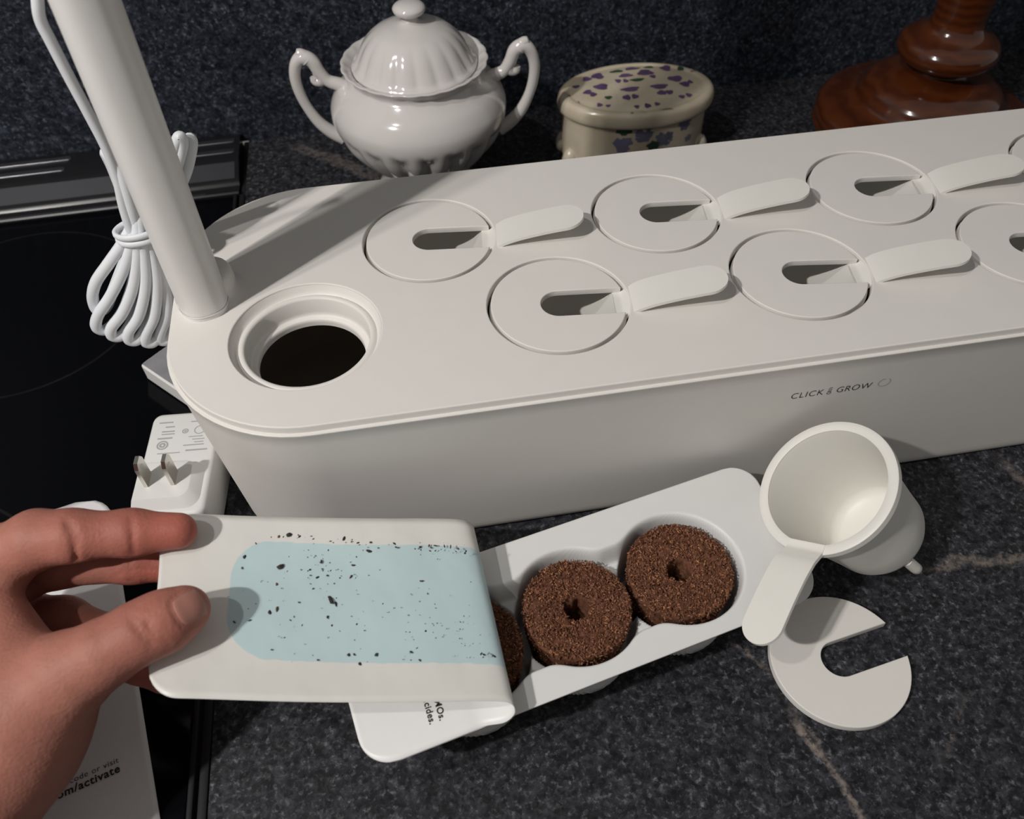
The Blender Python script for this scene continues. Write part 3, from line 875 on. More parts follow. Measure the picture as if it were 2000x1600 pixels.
# ================================================================== HAND (signed distance field -> one continuous surface)
def C(u, w, D): return np.array([(u - 1000) / F_PX * D, (w - 800) / F_PX * D, D])   # camera space: right, down, forward
def build_hand():
    VX = 0.9
    fing = {
        'index': ([(-55, 1130, 281), (0, 1093, 277), (72, 1054, 275), (138, 1047, 274), (258, 1041, 278), (348, 1037, 280)], [11.5, 10.6, 9.3, 8.3, 7.4, 6.1]),
        'middle': ([(-60, 1165, 297), (25, 1125, 296), (120, 1100, 294), (258, 1098, 293), (352, 1102, 295)], [11, 9.8, 8.2, 7.0, 6.4]),
        'ring': ([(-55, 1235, 304), (40, 1208, 303), (125, 1214, 298), (215, 1248, 290), (272, 1290, 283), (322, 1318, 280)], [11, 9.6, 8.3, 7.6, 7.0, 6.2]),
        'little': ([(-40, 1305, 304), (50, 1302, 302), (130, 1318, 297), (185, 1325, 290)], [10, 7.8, 6.8, 5.8]),
        'thumb': ([(15, 1432, 257), (62, 1378, 254), (132, 1318, 252), (202, 1277, 251), (270, 1237, 252), (322, 1213, 255), (362, 1192, 258)], [20, 17.0, 12.6, 9.8, 8.9, 8.9, 7.5]),
    }
    palm = ([(-60, 1190, 290), (-60, 1300, 290), (-65, 1420, 280), (-95, 1520, 266), (-145, 1640, 250), (-215, 1800, 230), (-325, 2000, 206)], [13, 15, 17.5, 18.5, 19.5, 21, 23])
    palm2 = ([(-20, 1240, 276), (-8, 1335, 268), (14, 1432, 258), (-24, 1500, 256), (-105, 1595, 250), (-205, 1745, 236)], [11, 15, 18.8, 17.8, 17, 19])
    pts_all = [C(*p) for f in list(fing.values()) + [palm, palm2] for p in f[0]]
    lo = np.min(pts_all, axis=0) - 26; hi = np.max(pts_all, axis=0) + 26
    lo[0] = max(lo[0], C(-380, 1300, 270)[0])
    ax = [np.arange(lo[i], hi[i], VX) for i in range(3)]
    X, Y, Z = np.meshgrid(*ax, indexing='ij')
    X = X.astype(np.float32); Y = Y.astype(np.float32); Z = Z.astype(np.float32)
    def seg(a, b, r1, r2):
        ba = b - a; L2_ = float(ba @ ba)
        h = np.clip(((X - a[0]) * ba[0] + (Y - a[1]) * ba[1] + (Z - a[2]) * ba[2]) / L2_, 0, 1)
        return np.sqrt((X - a[0] - ba[0] * h) ** 2 + (Y - a[1] - ba[1] * h) ** 2 + (Z - a[2] - ba[2] * h) ** 2) - (r1 + (r2 - r1) * h)
    def smin(a, b, k):
        h = np.maximum(k - np.abs(a - b), 0) / k
        return np.minimum(a, b) - h * h * k * 0.25
    def chain(pts, rad, k):
        P_ = [C(*p) for p in pts]; d = None
        for i in range(len(P_) - 1):
            s_ = seg(P_[i], P_[i + 1], rad[i], rad[i + 1])
            d = s_ if d is None else smin(d, s_, k)
        return d
    pd = smin(chain(*palm, 10), chain(*palm2, 10), 16)
    # web between the thumb and the index
    web = seg(C(-20, 1190, 270), C(25, 1285, 262), 9.0, 11.0)
    pd = smin(pd, web, 10)
    tot = None
    for nme, (pts, rad) in fing.items():
        d = chain(pts, rad, 4.0)
        d = smin(d, pd, 12.0 if nme == 'thumb' else 6.0)
        tot = d if tot is None else smin(tot, d, 0.9)
    # bulges: pad of the index tip, knuckle of the thumb
    def groove(a, b, depth, sg):
        nonlocal tot
        dd = seg(C(*a), C(*b), 0, 0)
        tot = tot + depth * np.exp(-(dd / sg) ** 2)
    # flexion creases of the index
    groove((254, 1005, 272), (258, 1045, 270.2), 1.0, 0.95); groove((258, 1045, 270.2), (262, 1082, 273), 1.0, 0.95)
    groove((131, 1020, 267), (144, 1052, 265.3), 1.25, 1.1); groove((144, 1052, 265.3), (150, 1090, 270), 1.25, 1.1)
    groove((138, 1022, 267), (152, 1052, 265.8), 0.6, 0.9)
    groove((254, 1085, 286), (256, 1130, 288), 0.6, 1.0)
    # wrinkles over the thumb joint
    for (a, b, c_) in [((256, 1196), (272, 1212), (290, 1222)), ((266, 1200), (286, 1214), (300, 1236)), ((250, 1203), (266, 1228), (292, 1252)), ((288, 1222), (300, 1240), (296, 1268))]:
        groove((*a, 244.5), (*b, 243.2), 0.6, 0.8); groove((*b, 243.2), (*c_, 244.6), 0.6, 0.8)
    # creases at the thumb base
    for a, b in [((150, 1395), (192, 1375)), ((135, 1425), (186, 1398)), ((120, 1470), (178, 1440)), ((110, 1520), (160, 1490))]:
        groove((*a, 240), (*b, 248), 0.55, 1.3)
    # nail bed groove on the thumb: flatten
    # ---- surface nets
    f = tot
    nx, ny, nz = f.shape
    s = f < 0
    cnt = np.zeros((nx - 1, ny - 1, nz - 1), np.int8); acc = np.zeros((nx - 1, ny - 1, nz - 1, 3), np.float32)
    corners = [(i, j, k) for i in (0, 1) for j in (0, 1) for k in (0, 1)]
    sl_ = lambda c_: (slice(c_[0], nx - 1 + c_[0]), slice(c_[1], ny - 1 + c_[1]), slice(c_[2], nz - 1 + c_[2]))
    for a in corners:
        for d_ in range(3):
            if a[d_] == 0:
                b = list(a); b[d_] = 1; b = tuple(b)
                fa_, fb = f[sl_(a)], f[sl_(b)]
                cr = s[sl_(a)] != s[sl_(b)]
                q = np.where(cr, fa_ / np.where(cr, fa_ - fb, 1), 0)
                cnt += cr
                for m_ in range(3):
                    acc[..., m_] += np.where(cr, a[m_] + (q if m_ == d_ else 0), 0)
    act = cnt > 0
    idx = -np.ones(act.shape, np.int64); ii = np.argwhere(act); idx[act] = np.arange(len(ii))
    Vv = ii + acc[act] / cnt[act][:, None]
    Vv = lo + Vv * VX
    Fq = []
    for d_ in range(3):
        e1, e2 = [(1, 2), (2, 0), (0, 1)][d_]
        a = [slice(1, -1)] * 3; b = [slice(1, -1)] * 3
        a[d_] = slice(0, -1); b[d_] = slice(1, None)
        sa, sb = s[tuple(a)], s[tuple(b)]
        g = np.argwhere(sa != sb); flip = sa[sa != sb]
        base = g.copy()
        for m_ in range(3):
            if m_ != d_: base[:, m_] += 1
        def cell(o1, o2):
            c_ = base.copy(); c_[:, e1] -= o1; c_[:, e2] -= o2
            return idx[c_[:, 0], c_[:, 1], c_[:, 2]]
        q = np.stack([cell(1, 1), cell(0, 1), cell(0, 0), cell(1, 0)], 1)
        q[~flip] = q[~flip][:, ::-1]
        Fq.append(q)
    Fq = np.vstack(Fq); Fq = Fq[(Fq >= 0).all(1)]
    return Vv, Fq
Vh, Fh = build_hand()
# nail fold: a shallow channel round the thumb nail
cN = np.array([370.0, 1187.0]); aN = np.array([0.87, -0.49]); bN = np.array([0.49, 0.87])
NLA, NLB = 33.0, 34.0
pu = 1000 + F_PX * Vh[:, 0] / Vh[:, 2]; pw = 800 + F_PX * Vh[:, 1] / Vh[:, 2]
la = ((pu - cN[0]) * aN[0] + (pw - cN[1]) * aN[1]) / NLA; lb_ = ((pu - cN[0]) * bN[0] + (pw - cN[1]) * bN[1]) / NLB
rho = (np.abs(la) ** 2.8 + np.abs(lb_) ** 2.8) ** (1 / 2.8)
frontside = (Vh[:, 2] < 258) & (rho < 1.8)
push = np.where(frontside, 0.42 * np.exp(-((rho - 1.03) / 0.10) ** 2) - np.where(la > 0.6, 0, 0.12) * np.exp(-((rho - 1.28) / 0.14) ** 2), 0)
Vh = Vh + (Vh / np.linalg.norm(Vh, axis=1)[:, None]) * push[:, None]
Wh = CAM + Vh @ np.stack([RC[:, 0], -RC[:, 1], -RC[:, 2]])
hand_root = tuple(PD(60, 1400, 265))
hand = mk('hand', Wh, Fh, M['skin'], None, smooth=180, loc=hand_root, fixn=True)
tag(hand, 'hand entering over the cooktop, pinching the peeled film between thumb and fingers', 'hand')
ms = hand.modifiers.new('smooth', 'CORRECTIVE_SMOOTH') if False else hand.modifiers.new('smooth', 'SMOOTH')
ms.factor = 0.5; ms.iterations = 1
# redder finger ends (natural skin colouring)
red = np.zeros(len(Vh), np.float32)
for (u, w, D, r, amt) in [(350, 1036, 280, 21, 0.55), (300, 1040, 279, 18, 0.4), (330, 1102, 294, 20, 0.6), (280, 1290, 284, 18, 0.5), (330, 1210, 255, 15, 0.25), (200, 1050, 276, 20, 0.25)]:
    d = np.linalg.norm(Vh - C(u, w, D), axis=1)
    red = np.maximum(red, amt * np.exp(-(d / r) ** 2 * 1.4))
at = hand.data.attributes.new('redness', 'FLOAT', 'POINT')
at.data.foreach_set('value', red)

# thumb nail: curved plate seated on the end of the thumb
from mathutils.bvhtree import BVHTree
dgv = [Vector(v) for v in Wh]
bvh = BVHTree.FromPolygons(dgv, [tuple(int(i) for i in q) for q in Fh])
def surf(u, w):
    d = Vector(ray(u, w)).normalized()
    h = bvh.ray_cast(Vector(CAM), d)
    return (np.array(h[0]), np.array(h[1])) if h[0] is not None else (None, None)
nn_, mm_ = 15, 13
V = []; ok = True
for i in range(nn_):
    for j in range(mm_):
        a_ = -1 + 2 * i / (nn_ - 1); b_ = -1 + 2 * j / (mm_ - 1)
        # squircle mapping
        ux = a_ * math.sqrt(1 - 0.36 * b_ * b_); vx = b_ * math.sqrt(1 - 0.32 * a_ * a_)
        px = cN + aN * ux * NLA + bN * vx * NLB
        p, nm = surf(*px)
        if p is None:
            d = ray(*px); p = PD(px[0], px[1], 256); nm = np.array(-d / np.linalg.norm(d))
        edge = max(abs(a_), abs(b_))
        lift = 0.18 if edge < 0.9 else -0.2
        if a_ > 0.8: lift = 0.3
        V.append(p - ray(*px) / np.linalg.norm(ray(*px)) * lift)
nail = mk('thumb_nail', V, grid_faces(nn_, mm_), M['nail'], hand, smooth=180)
so = nail.modifiers.new('smooth', 'SMOOTH'); so.factor = 0.5; so.iterations = 4
nail['label'] = 'short pink thumb nail'

# ================================================================== SUGAR BOWL
BC = (9.0, 262.0, 0.0)
sb = thing('sugar_bowl', 'white porcelain sugar bowl with fluted sides, two scroll handles and a knobbed lid', 'sugar bowl', BC)
prof = [(0.01, 9), (20, 8.0), (27.5, 0.3), (29.6, 0.0), (30.4, 1.0), (29.5, 4.5), (26.5, 9.0), (25.0, 14.5), (27, 19), (34, 26), (41, 34), (46.4, 42), (49.6, 50.5), (50.4, 57), (49.2, 62), (45.6, 68), (40.6, 72.4), (37.4, 75.5), (36.4, 77.8), (37.5, 80), (39.8, 82.2), (40.6, 82.9), (40.2, 83.5), (38.6, 83.2), (35.2, 80.5), (34.3, 78), (34.5, 74)]
P2 = cat(prof, 110)
def bmod(r, z, th, k):
    s_ = 1.0
    zt_ = 50 + 4 * abs(math.sin(10 * th))
    if z < zt_ and z > 17:
        a_ = 0.085 * min(1, (zt_ - z) / 5) * min(1, (z - 17) / 4)
        s_ -= a_ * (1 - abs(math.sin(10 * th + 0.02 * (z - 40))) ** 0.9)
    if z > 77: s_ += 0.016 * min(1, (z - 77) / 4) * (abs(math.sin(12 * th)) - 0.5) * (r > 36)
    return r * s_
mk('bowl', *lathe([tuple(p) for p in P2], BC, 176, bmod), M['porcelain'], sb, smooth=80)
prof = [(34.0, 79.0), (35.0, 80.8), (34.6, 82.0), (33, 83.5), (30.5, 88), (26.5, 94), (21, 99.0), (14, 102.2), (8, 103.6), (5.2, 104.6), (4.2, 106.2), (4.6, 107.8), (7.4, 108.6), (8.7, 110.2), (8.6, 111.8), (6.8, 113.4), (3.6, 114.4), (0.01, 114.7)]
P2 = cat(prof, 90)
def lmod(r, z, th, k):
    if 80 < z < 101: return r * (1 - 0.035 * min(1, (z - 80) / 4) * min(1, (101 - z) / 8) * (1 - abs(math.sin(9 * th + 0.25 + 0.02 * z)) ** 0.8))
    return r
mk('bowl_lid', *lathe([tuple(p) for p in P2], BC, 144, lmod), M['porcelain'], sb, smooth=80)
for sgn in (-1, 1):
    rot = math.radians(-5)
    path = [(36, 66), (42, 70.5), (49, 73.5), (53.0, 79), (56, 85.5), (61, 87.5), (65.2, 83), (66.8, 74), (64.8, 62), (59.5, 50), (53, 42.5), (46, 38)]
    if sgn > 0: path = path
    pts = cat([(BC[0] + sgn * x * math.cos(rot), BC[1] + sgn * x * math.sin(rot), z) for x, z in path], 60)
    rad = np.interp(np.linspace(0, 1, 60), [0, 0.2, 0.3, 0.42, 0.55, 0.75, 1], [4.4, 3.3, 3.6, 4.0, 3.3, 2.9, 4.4])
    h = mk('handle', *tube(pts, rad, 14), M['porcelain'], sb, smooth=80)
    cu = cat([(BC[0] + sgn * x * math.cos(rot), BC[1] + sgn * x * math.sin(rot), z) for x, z in [(54, 80), (52.2, 76.5), (53.4, 73.6), (56, 73.8), (56.4, 76)]], 18)
    mk('scroll', *tube(cu, np.linspace(3.4, 2.4, 18), 12), M['porcelain'], h, smooth=80)
    cu = cat([(BC[0] + sgn * x * math.cos(rot), BC[1] + sgn * x * math.sin(rot), z) for x, z in [(58, 86.5), (61, 89.5), (63.4, 90.6)]], 10)
    mk('thumb_rest', *tube(cu, np.linspace(4.2, 2.0, 10), 12), M['porcelain'], h, smooth=80)

# ================================================================== OVAL TRINKET BOX
TB = (143.5, 277.0, 0.0)
tb = thing('trinket_box', 'oval cream ceramic trinket box with a lid of painted violets', 'trinket box', TB)
SX, SY = 1.0, 0.66
prof = [(0.01, 3.2), (40, 3.2), (43.5, 3.0), (45.0, 4.0), (45.4, 8), (45.4, 33), (44, 34.2)]
mk('box_body', *lathe([tuple(p) for p in cat(prof, 40)], TB, 96, sx=SX, sy=SY), M['ceramic'], tb, smooth=50)
prof = [(44, 34.4), (47.6, 34.6), (49.0, 36.2), (49.3, 39.0), (48.6, 42.3), (46.6, 44.2), (44.0, 44.6), (42.5, 44.4), (41, 44.0), (30, 44.8), (0.01, 45.4)]
blid = mk('box_lid', *lathe([tuple(p) for p in cat(prof, 50)], TB, 96, sx=SX, sy=SY), M['ceramic'], tb, smooth=50)
for a in (200, 340, 20, 160):
    a = math.radians(a)
    fx, fy = TB[0] + 45 * math.cos(a), TB[1] + 45 * SY * math.sin(a)
    V, Fc = lathe([(0.01, 0), (3.4, 0.2), (5.0, 2.5), (5.4, 6), (4.6, 9.5), (3.0, 12.5), (0.01, 14)], (fx, fy, 0), 20)
    mk('foot', V, Fc, M['ceramic'], tb, smooth=80)
def blob_top(u, w, a_, b_, rot=0.0):
    c = PZ(u, w, 45.0)
    r = math.hypot((c[0] - TB[0]) / 1, (c[1] - TB[1]) / SY)
    z0 = 44.9 if r < 42 else 44.7
    V = []; n = 14
    for k in range(n):
        q = 2 * math.pi * k / n
        f_ = 1 + 0.16 * math.sin(3 * q + u) + 0.08 * math.sin(5 * q + w)
        x, y = a_ * f_ * math.cos(q), b_ * f_ * math.sin(q)
        X_, Y_ = c[0] + x * math.cos(rot) - y * math.sin(rot), c[1] + x * math.sin(rot) + y * math.cos(rot)
        rr = math.hypot(X_ - TB[0], (Y_ - TB[1]) / SY)
        z = np.interp(rr, [0, 30, 41, 42.5, 44, 46.6], [45.4, 44.8, 44.0, 44.4, 44.6, 44.2]) + 0.35
        V.append((X_, Y_, z))
    z = np.interp(r, [0, 30, 41, 42.5, 44, 46.6], [45.4, 44.8, 44.0, 44.4, 44.6, 44.2]) + 0.42
    V.append((c[0], c[1], z))
    return V, [(k, (k + 1) % n, n) for k in range(n)]
def cz(x, y): return (1050 + x * 0.2, 60 + y * 0.2)
vio = [(480, 465, 2.6, 2.4), (585, 440, 3.6, 3.4), (620, 550, 4.2, 2.8), (490, 600, 2.6, 2.0), (540, 622, 2.0, 2.0), (375, 538, 2.2, 1.4), (905, 578, 5.4, 2.0), (870, 655, 2.4, 2.2), (950, 645, 2.0, 2.0), (1190, 548, 5.0, 2.2), (1210, 608, 2.6, 2.0), (1285, 602, 2.4, 1.8),
       (1345, 468, 4.4, 2.8), (1440, 520, 3.0, 2.4), (1490, 495, 1.6, 1.6), (1250, 360, 3.2, 3.0), (920, 365, 4.6, 1.6), (1050, 410, 4.8, 3.0), (860, 440, 4.2, 1.8), (785, 495, 1.8, 1.8), (858, 495, 1.6, 1.8), (1125, 450, 1.8, 1.6), (605, 718, 1.6, 1.5), (690, 728, 1.5, 1.0), (1075, 728, 1.9, 1.7), (970, 738, 1.5, 1.3), (1168, 712, 1.6, 1.3), (1410, 640, 1.8, 1.4), (1478, 622, 1.8, 1.6)]
for x, y, a_, b_ in vio: mk('violet_petal', *blob_top(*cz(x, y), a_ * 1.05, b_ * 1.25), M['violet'], blid, smooth=180)
grn = [(770, 395, 4.4, 1.8), (970, 485, 4.6, 1.8), (1085, 350, 3.2, 1.6), (690, 655, 2.3, 1.8), (1395, 362, 2.0, 2.2)]
for x, y, a_, b_ in grn: mk('painted_leaf', *blob_top(*cz(x, y), a_, b_), M['green'], blid, smooth=180)
oli = [(1270, 762, 3.6, 0.5), (1520, 390, 2.0, 0.6), (925, 800, 0.9, 0.6), (310, 628, 0.8, 0.8), (400, 690, 0.4, 1.6)]
for x, y, a_, b_ in oli: mk('painted_stem', *blob_top(*cz(x, y), a_, b_), M['olive'], blid, smooth=180)
def blob_side(x, y, a_, b_):
    u, w = cz(x, y)
    d = ray(u, w)
    # meet the oval side wall
    o_ = CAM - np.array(TB)
    A = d[0] ** 2 + (d[1] / SY) ** 2; B = o_[0] * d[0] + o_[1] * d[1] / SY ** 2; Cc = o_[0] ** 2 + (o_[1] / SY) ** 2 - 45.55 ** 2
    tt = (-B - math.sqrt(max(B * B - A * Cc, 0))) / A
    p = CAM + tt * d
    th0 = math.atan2((p[1] - TB[1]) / SY, p[0] - TB[0])
    V = []; n = 14
    for k in range(n + 1):
        q = 2 * math.pi * k / n
        f_ = (1 + 0.2 * math.sin(5 * q + x)) if k < n else 0
        th = th0 + a_ * f_ * math.cos(q) / 38.0; z = p[2] + b_ * f_ * math.sin(q)
        R_ = 45.58
        V.append((TB[0] + R_ * math.cos(th), TB[1] + R_ * SY * math.sin(th), z))
    return V, [(k, (k + 1) % n, n) for k in range(n)]
body = [o for o in tb.children if o.name.startswith('box_body')][0]
for x, y, a_, b_ in [(790, 1100, 3.0, 3.4), (870, 1090, 3.2, 3.2), (830, 1160, 3.6, 2.6), (990, 950, 2.2, 2.4), (1090, 945, 2.4, 2.4), (1000, 1010, 2.6, 2.6), (1080, 1010, 2.8, 2.4), (1030, 1060, 4.0, 2.2), (1200, 1040, 2.6, 3.0), (1280, 1030, 2.8, 3.2), (1245, 1085, 4.2, 2.6), (1410, 900, 2.2, 3.2), (1480, 860, 2.2, 3.4), (1440, 930, 3.4, 3.0), (1470, 1045, 2.8, 2.4)]: mk('blue_petal', *blob_side(x, y, a_, b_), M['blue_petal'], body, smooth=180)
for x, y, a_, b_ in [(845, 980, 4.2, 3.0), (1130, 1120, 3.6, 3.0)]: mk('painted_leaf', *blob_side(x, y, a_, b_), M['green'], body, smooth=180)

# ================================================================== WOODEN LAMP BASE
LB = (341.0, 270.0, 0.0)
prof = [(0.01, 0), (63, 0), (67, 1.5), (69, 6), (68, 11), (64, 14.5), (58, 16.5), (52, 18), (47, 20.5), (44.5, 24), (42, 29), (36, 34), (28, 37.2), (20, 39), (17, 41), (17.5, 43), (22, 45), (28, 48.5), (30.5, 53), (29.5, 58), (25.5, 62), (19.5, 65), (16.5, 68.5), (15.5, 74), (16.2, 82), (17.5, 92), (19, 105), (18, 130), (14, 150), (12, 170), (0.01, 171)]
lb = mk('lamp_base', *lathe([tuple(p) for p in cat(prof, 130)], LB, 80), M['wood'], None, smooth=60, loc=LB)
tag(lb, 'turned orange-brown wooden lamp base standing by the dark backsplash', 'lamp base')

# ================================================================== POWER ADAPTER WITH PRONGS
AR = math.radians(-4.7)
ac = PZ(330, 905, 25); 
ac = np.array([-118.2, 47.5, 0])
ax_, ay_ = np.array([math.cos(AR), math.sin(AR), 0]), np.array([-math.sin(AR), math.cos(AR), 0])
ad = thing('power_adapter', 'white plug-in power adapter with two metal prongs up, lying on the cooktop beside the planter', 'power adapter', tuple(ac))
def A(x, y, z): return ac + ax_ * x + ay_ * y + np.array([0, 0, z])
HWA, HLA, HA = 14.8, 27.5, 25.0
def alo(off, z, r=4.0): return [A(x, y, z) for x, y in rrect(-HWA - off, HWA + off, -HLA - off, HLA + off, r + off, 8)]
mk('housing', *loft([alo(-1.5, 0), alo(-0.3, 0.4), alo(0, 1.5), alo(0.5, 21), alo(0.3, 23.6), alo(-0.5, 24.7), alo(-1.6, 25.0)], True, True), M['adapter'], ad, smooth=40)
# raised plug plate with a rounded corner
pp = []
pts = [(-15.0, -19.0), (4.0, -19.0)] + [(4.0 + 7.0 * math.sin(q), -12.0 - 7.0 * math.cos(q)) for q in np.linspace(0.15, math.pi / 2, 9)] + [(11.0, 0.5), (7.0, 4.0), (-15.0, 3.0)]
def ppl(ins, z):
    cx, cy = -2.0, -8.0
    return [A(cx + (x - cx) * (1 - ins / 14), cy + (y - cy) * (1 - ins / 12), z) for x, y in pts]
pts2 = [(-14.6, -25.0), (6.5, -25.0)] + [(6.5 + 6.0 * math.sin(q), -19.0 - 6.0 * math.cos(q)) for q in np.linspace(0.15, math.pi / 2, 9)] + [(12.5, -4.0), (8.5, -2.0), (-14.6, -2.0)]
mk('plug_plate', *loft([[A(x, y, 24.6) for x, y in pts2], [A(x, y, 24.95) for x, y in pts2], [A(x * 0.83 - 1.4, y * 0.82 - 1.5, 29.0) for x, y in pts2], [A(x * 0.80 - 1.6, y * 0.80 - 1.8, 29.2) for x, y in pts2]], True, False), M['adapter'], ad, smooth=30)
for px_ in (-8.6, 2.2):
    prof = []
    w_, t_ = 3.6, 0.8
    V = []
    # blade: stands up, chamfered end
    zt0, zt1 = 28.0, 43.0
    out_ = [(-w_, zt0), (w_, zt0), (w_, zt1 - 2.6), (w_ * 0.55, zt1), (-w_ * 0.55, zt1), (-w_, zt1 - 2.6)]
    py0 = -12.4
    for s_ in (-1, 1):
        for y, z in out_: V.append(A(px_ + s_ * t_, py0 + y, z))
    n = len(out_)
    Fc = [tuple(range(n)), tuple(range(n, 2 * n))] + [(k, (k + 1) % n, n + (k + 1) % n, n + k) for k in range(n)]
    pr = mk('prong', V, Fc, M['prong'], ad, smooth=None)
    hole = [A(px_ - t_ - 0.06, py0 + 1.1 * math.cos(q), 38.8 + 1.1 * math.sin(q)) for q in np.linspace(0, 2 * math.pi, 15)[:-1]] + [A(px_ + t_ + 0.06, py0 + 1.1 * math.cos(q), 38.8 + 1.1 * math.sin(q)) for q in np.linspace(0, 2 * math.pi, 15)[:-1]]
    mk('prong_hole', hole, [tuple(range(14)), tuple(range(14, 28))] + [(k, (k + 1) % 14, 14 + (k + 1) % 14, 14 + k) for k in range(14)], M['adapter'], pr, smooth=None)
# faint printed rating marks
bars = [(-8.5, 3.0, 22.0, 0.7), (6.5, 4.2, 21.6, 0.6), (-6.4, 2.0, 19.4, 0.7), (-6.8, 2.8, 16.8, 0.7), (-6.6, 2.8, 15.3, 0.6), (-7.6, 3.2, 13.0, 0.8), (5.6, 3.0, 13.0, 0.5), (7.0, 2.6, 11.4, 0.5), (7.4, 2.0, 9.8, 0.5), (5.4, 4.4, 8.3, 0.6), (-4.6, 4.8, 4.6, 0.5), (7.0, 4.6, 5.4, 0.8)]
prt = []
for x, hw_, y, hh_ in bars:
    prt.append(([A(x - hw_, y - hh_ / 2, 25.06), A(x + hw_, y - hh_ / 2, 25.06), A(x + hw_, y + hh_ / 2, 25.06), A(x - hw_, y + hh_ / 2, 25.06)], [(0, 1, 2, 3)]))
def ringp(x, y, r, w_, n=20):
    V = []
    for k in range(n):
        q = 2 * math.pi * k / n
        V += [A(x + (r - w_) * math.cos(q), y + (r - w_) * math.sin(q), 25.06), A(x + r * math.cos(q), y + r * math.sin(q), 25.06)]
    return V, grid_faces(n, 2, True)
prt += [ringp(-8.0, 9.2, 2.5, 0.7), ringp(-8.0, 9.2, 1.4, 0.9), ringp(0.6, 16.4, 1.4, 0.5), ringp(0.6, 16.4, 0.6, 0.5), ringp(6.8, 16.6, 2.4, 0.45)]
mk('rating_print', *merge(*prt), M['ink_soft'], ad, smooth=None, fixn=False)

# small box-shaped plug lying behind, half under the cable
d1 = np.array([0.69, -0.724, 0]); d2 = np.array([0.724, 0.69, 0])
q0 = np.array([-148.0, 125.3, 0]) + d1 * 21 + d2 * 6
sp_ = thing('plug_box', 'small white plug box with a printed label greyed by painted shade, behind the cable loops', 'power adapter', tuple(q0))
def S(a_, b_, z): return q0 + d1 * a_ + d2 * b_ + np.array([0, 0, z])
lo_ = lambda off, z: [S(x, y, z) for x, y in rrect(-21 - off, 21 + off, -6 - off, 22 + off, 2.2 + off, 5)]
mk('housing', *loft([lo_(-1, 0), lo_(0, 1), lo_(0, 9.2), lo_(-0.8, 10)], True, True), M['adapter'], sp_, smooth=40)
mk('label', [S(-20, -5, 9.98), S(20, -5, 9.98), S(20, 21, 9.98), S(-20, 21, 9.98), S(-20, -5, 10.08), S(20, -5, 10.08), S(20, 21, 10.08), S(-20, 21, 10.08)], [(4, 5, 6, 7), (0, 1, 5, 4), (1, 2, 6, 5), (2, 3, 7, 6), (3, 0, 4, 7)], M['label'], sp_, smooth=None)  # printed face, its grey painted as if in the cable's shadow

# ================================================================== CABLE BUNDLE
cb = thing('power_cable', 'white power cable tied in a hanging bundle of loops beside the lamp pole', 'cable', tuple(PY(262, 440, 90)))
def strand(pix, rad=2.0, n=60):
    return tube(cat([PY(u, w, y + 22) for u, w, y in pix], n), rad, 12)
mk('lead', *strand([(92, -110, 63), (74, -40, 63), (74, 10, 63), (80, 42, 63.5), (98, 78, 64), (135, 150, 65), (175, 225, 66), (208, 290, 67), (228, 345, 68), (240, 400, 68), (252, 440, 68), (262, 470, 69)], 1.85, 90), M['cable'], cb, smooth=80)
loops = [
    [(262, 400, 72), (258, 440, 70), (240, 475, 68), (212, 515, 66), (188, 550, 65), (181, 580, 65), (190, 606, 66), (207, 600, 69), (222, 565, 72), (240, 520, 73), (262, 470, 73), (266, 440, 74)],
    [(266, 395, 72), (263, 440, 69), (256, 480, 67), (240, 530, 65), (215, 580, 63), (192, 615, 62), (188, 638, 62), (204, 645, 63), (224, 630, 65), (246, 595, 68), (262, 540, 71), (270, 480, 73), (268, 440, 74)],
    [(272, 395, 71), (268, 440, 68), (268, 500, 66), (260, 560, 64), (240, 610, 62), (218, 640, 61), (219, 656, 61), (238, 655, 62), (258, 625, 65), (272, 570, 69), (278, 500, 72), (274, 440, 73)],
    [(276, 395, 71), (274, 440, 68), (282, 500, 66), (284, 560, 64), (272, 615, 62), (252, 648, 61), (252, 664, 61), (270, 663, 62), (288, 630, 65), (296, 570, 69), (294, 500, 72), (280, 440, 73)],
    [(282, 395, 72), (281, 440, 69), (298, 500, 67), (306, 560, 65), (302, 615, 63), (286, 652, 62), (284, 668, 62), (300, 668, 63), (316, 640, 66), (320, 580, 70), (312, 500, 73), (286, 440, 74)],
    [(290, 400, 73), (288, 440, 70), (308, 500, 69), (322, 560, 67), (326, 610, 65), (314, 648, 64), (312, 664, 64), (326, 664, 65), (338, 640, 68), (340, 590, 72), (326, 500, 75), (294, 440, 75)],
]
for lp in loops:
    mk('cable_loop', *strand(lp, 2.25, 90), M['cable'], cb, smooth=80)
ups = [[(258, 450, 70), (246, 400, 69), (232, 350, 69), (216, 310, 70), (208, 300, 72), (222, 330, 74), (244, 390, 75), (262, 450, 74)],
       [(268, 450, 69), (256, 400, 68), (240, 345, 68), (222, 300, 70), (250, 345, 73), (272, 410, 74)],
       [(274, 450, 80), (300, 390, 84), (330, 320, 87), (346, 275, 88), (353, 268, 88), (356, 285, 88), (340, 340, 87), (310, 400, 84), (280, 450, 80)],
       [(280, 450, 82), (320, 400, 88), (352, 330, 91), (366, 278, 92), (373, 272, 92), (374, 290, 91), (360, 345, 90), (325, 410, 87), (288, 450, 80)]]
for lp in ups:
    mk('cable_loop', *strand(lp, 2.25, 60), M['cable'], cb, smooth=80)
tie = []
tc = PY(268, 446, 92.5)
V, Fc = [], []
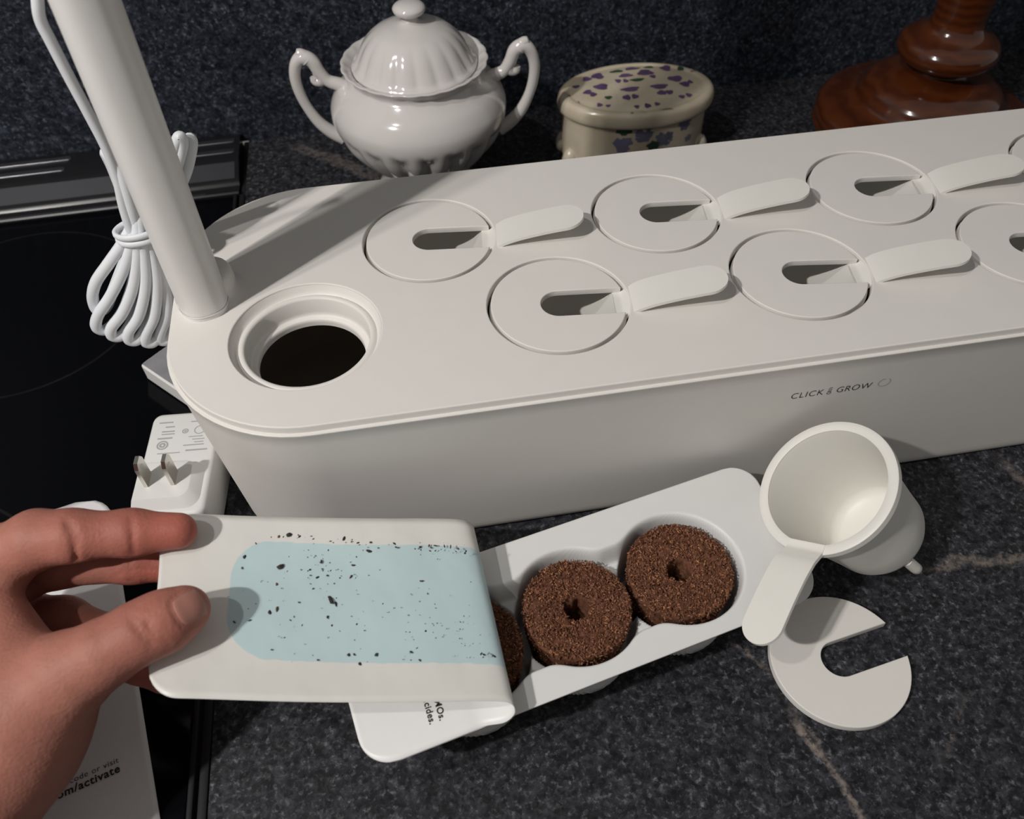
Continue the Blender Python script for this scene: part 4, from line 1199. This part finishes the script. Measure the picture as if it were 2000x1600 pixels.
for kk, dz in enumerate((0.0, -3.0)):
    ring = []
    for k in range(41):
        q = 2 * math.pi * k / 40
        ring.append(tc + np.array([9.0 * math.cos(q) + 0.6, 6.6 * math.sin(q), dz + 0.9 * math.cos(q + 0.6)]))
    V1, F1 = tube(ring, 1.0, 8, flat=1.4)
    V, Fc = merge((V, Fc), (V1, F1))
mk('twist_tie', V, Fc, M['cable'], cb, smooth=80)

# ================================================================== PRINTED CARD
cdir = np.array([25.2, -98.6, 0]); cdir /= np.linalg.norm(cdir)
cper = np.array([cdir[1], -cdir[0], 0])     # towards the left
if cper[0] > 0: cper = -cper
R0 = np.array([-157.0, 56.0, 0])            # top right corner of the card
LC, WC, RCc = 185.0, 47.0, 14.0
nu, nv = 70, 22
V = []
for i in range(nu):
    s_ = LC * i / (nu - 1)
    de = min(s_, LC - s_)
    ins = 0 if de > RCc else RCc - math.sqrt(max(RCc ** 2 - (RCc - de) ** 2, 0))
    for j in range(nv):
        w_ = ins + (WC - 2 * ins) * j / (nv - 1)
        z = 0.35 + 2.2 * sstep(0, 1, (w_ - 38) / 10) + 0.6 * math.sin(s_ / LC * math.pi)
        V.append(R0 + cdir * s_ + cper * w_ + np.array([0, 0, z]))
card = mk('printed_card', V, grid_faces(nu, nv), M['card'], None, smooth=180, loc=tuple(R0 + cdir * 90 + cper * 23))
if card.data.polygons[0].normal.z < 0: card.data.flip_normals()
so = card.modifiers.new('thickness', 'SOLIDIFY'); so.thickness = 0.3 * MM; so.offset = -1
tag(card, 'white printed paper card lying on the black cooktop under the hand', 'card')
zc_ = 1.15
p1, p2 = PZ(163, 1517, zc_), PZ(231, 1487, zc_)
ext = p2 - p1; ext /= np.linalg.norm(ext); eyt = np.cross([0, 0, 1], ext)
T1 = text_mesh('t', 'the QR code or visit', 3.0, PZ(232, 1489, zc_), ext, eyt, 1.0, 0, 'RIGHT', 0.0, 1.08)
p1, p2 = PZ(130, 1545, zc_), PZ(233, 1505, zc_)
T2 = text_mesh('t', 'com/activate', 4.1, PZ(235, 1507, zc_), ext, eyt, 1.0, 0, 'RIGHT', 0.025, 1.1)
mk('card_text', *merge(T1, T2), M['ink'], card, smooth=None, fixn=False)
print('scene built', len(bpy.data.objects))
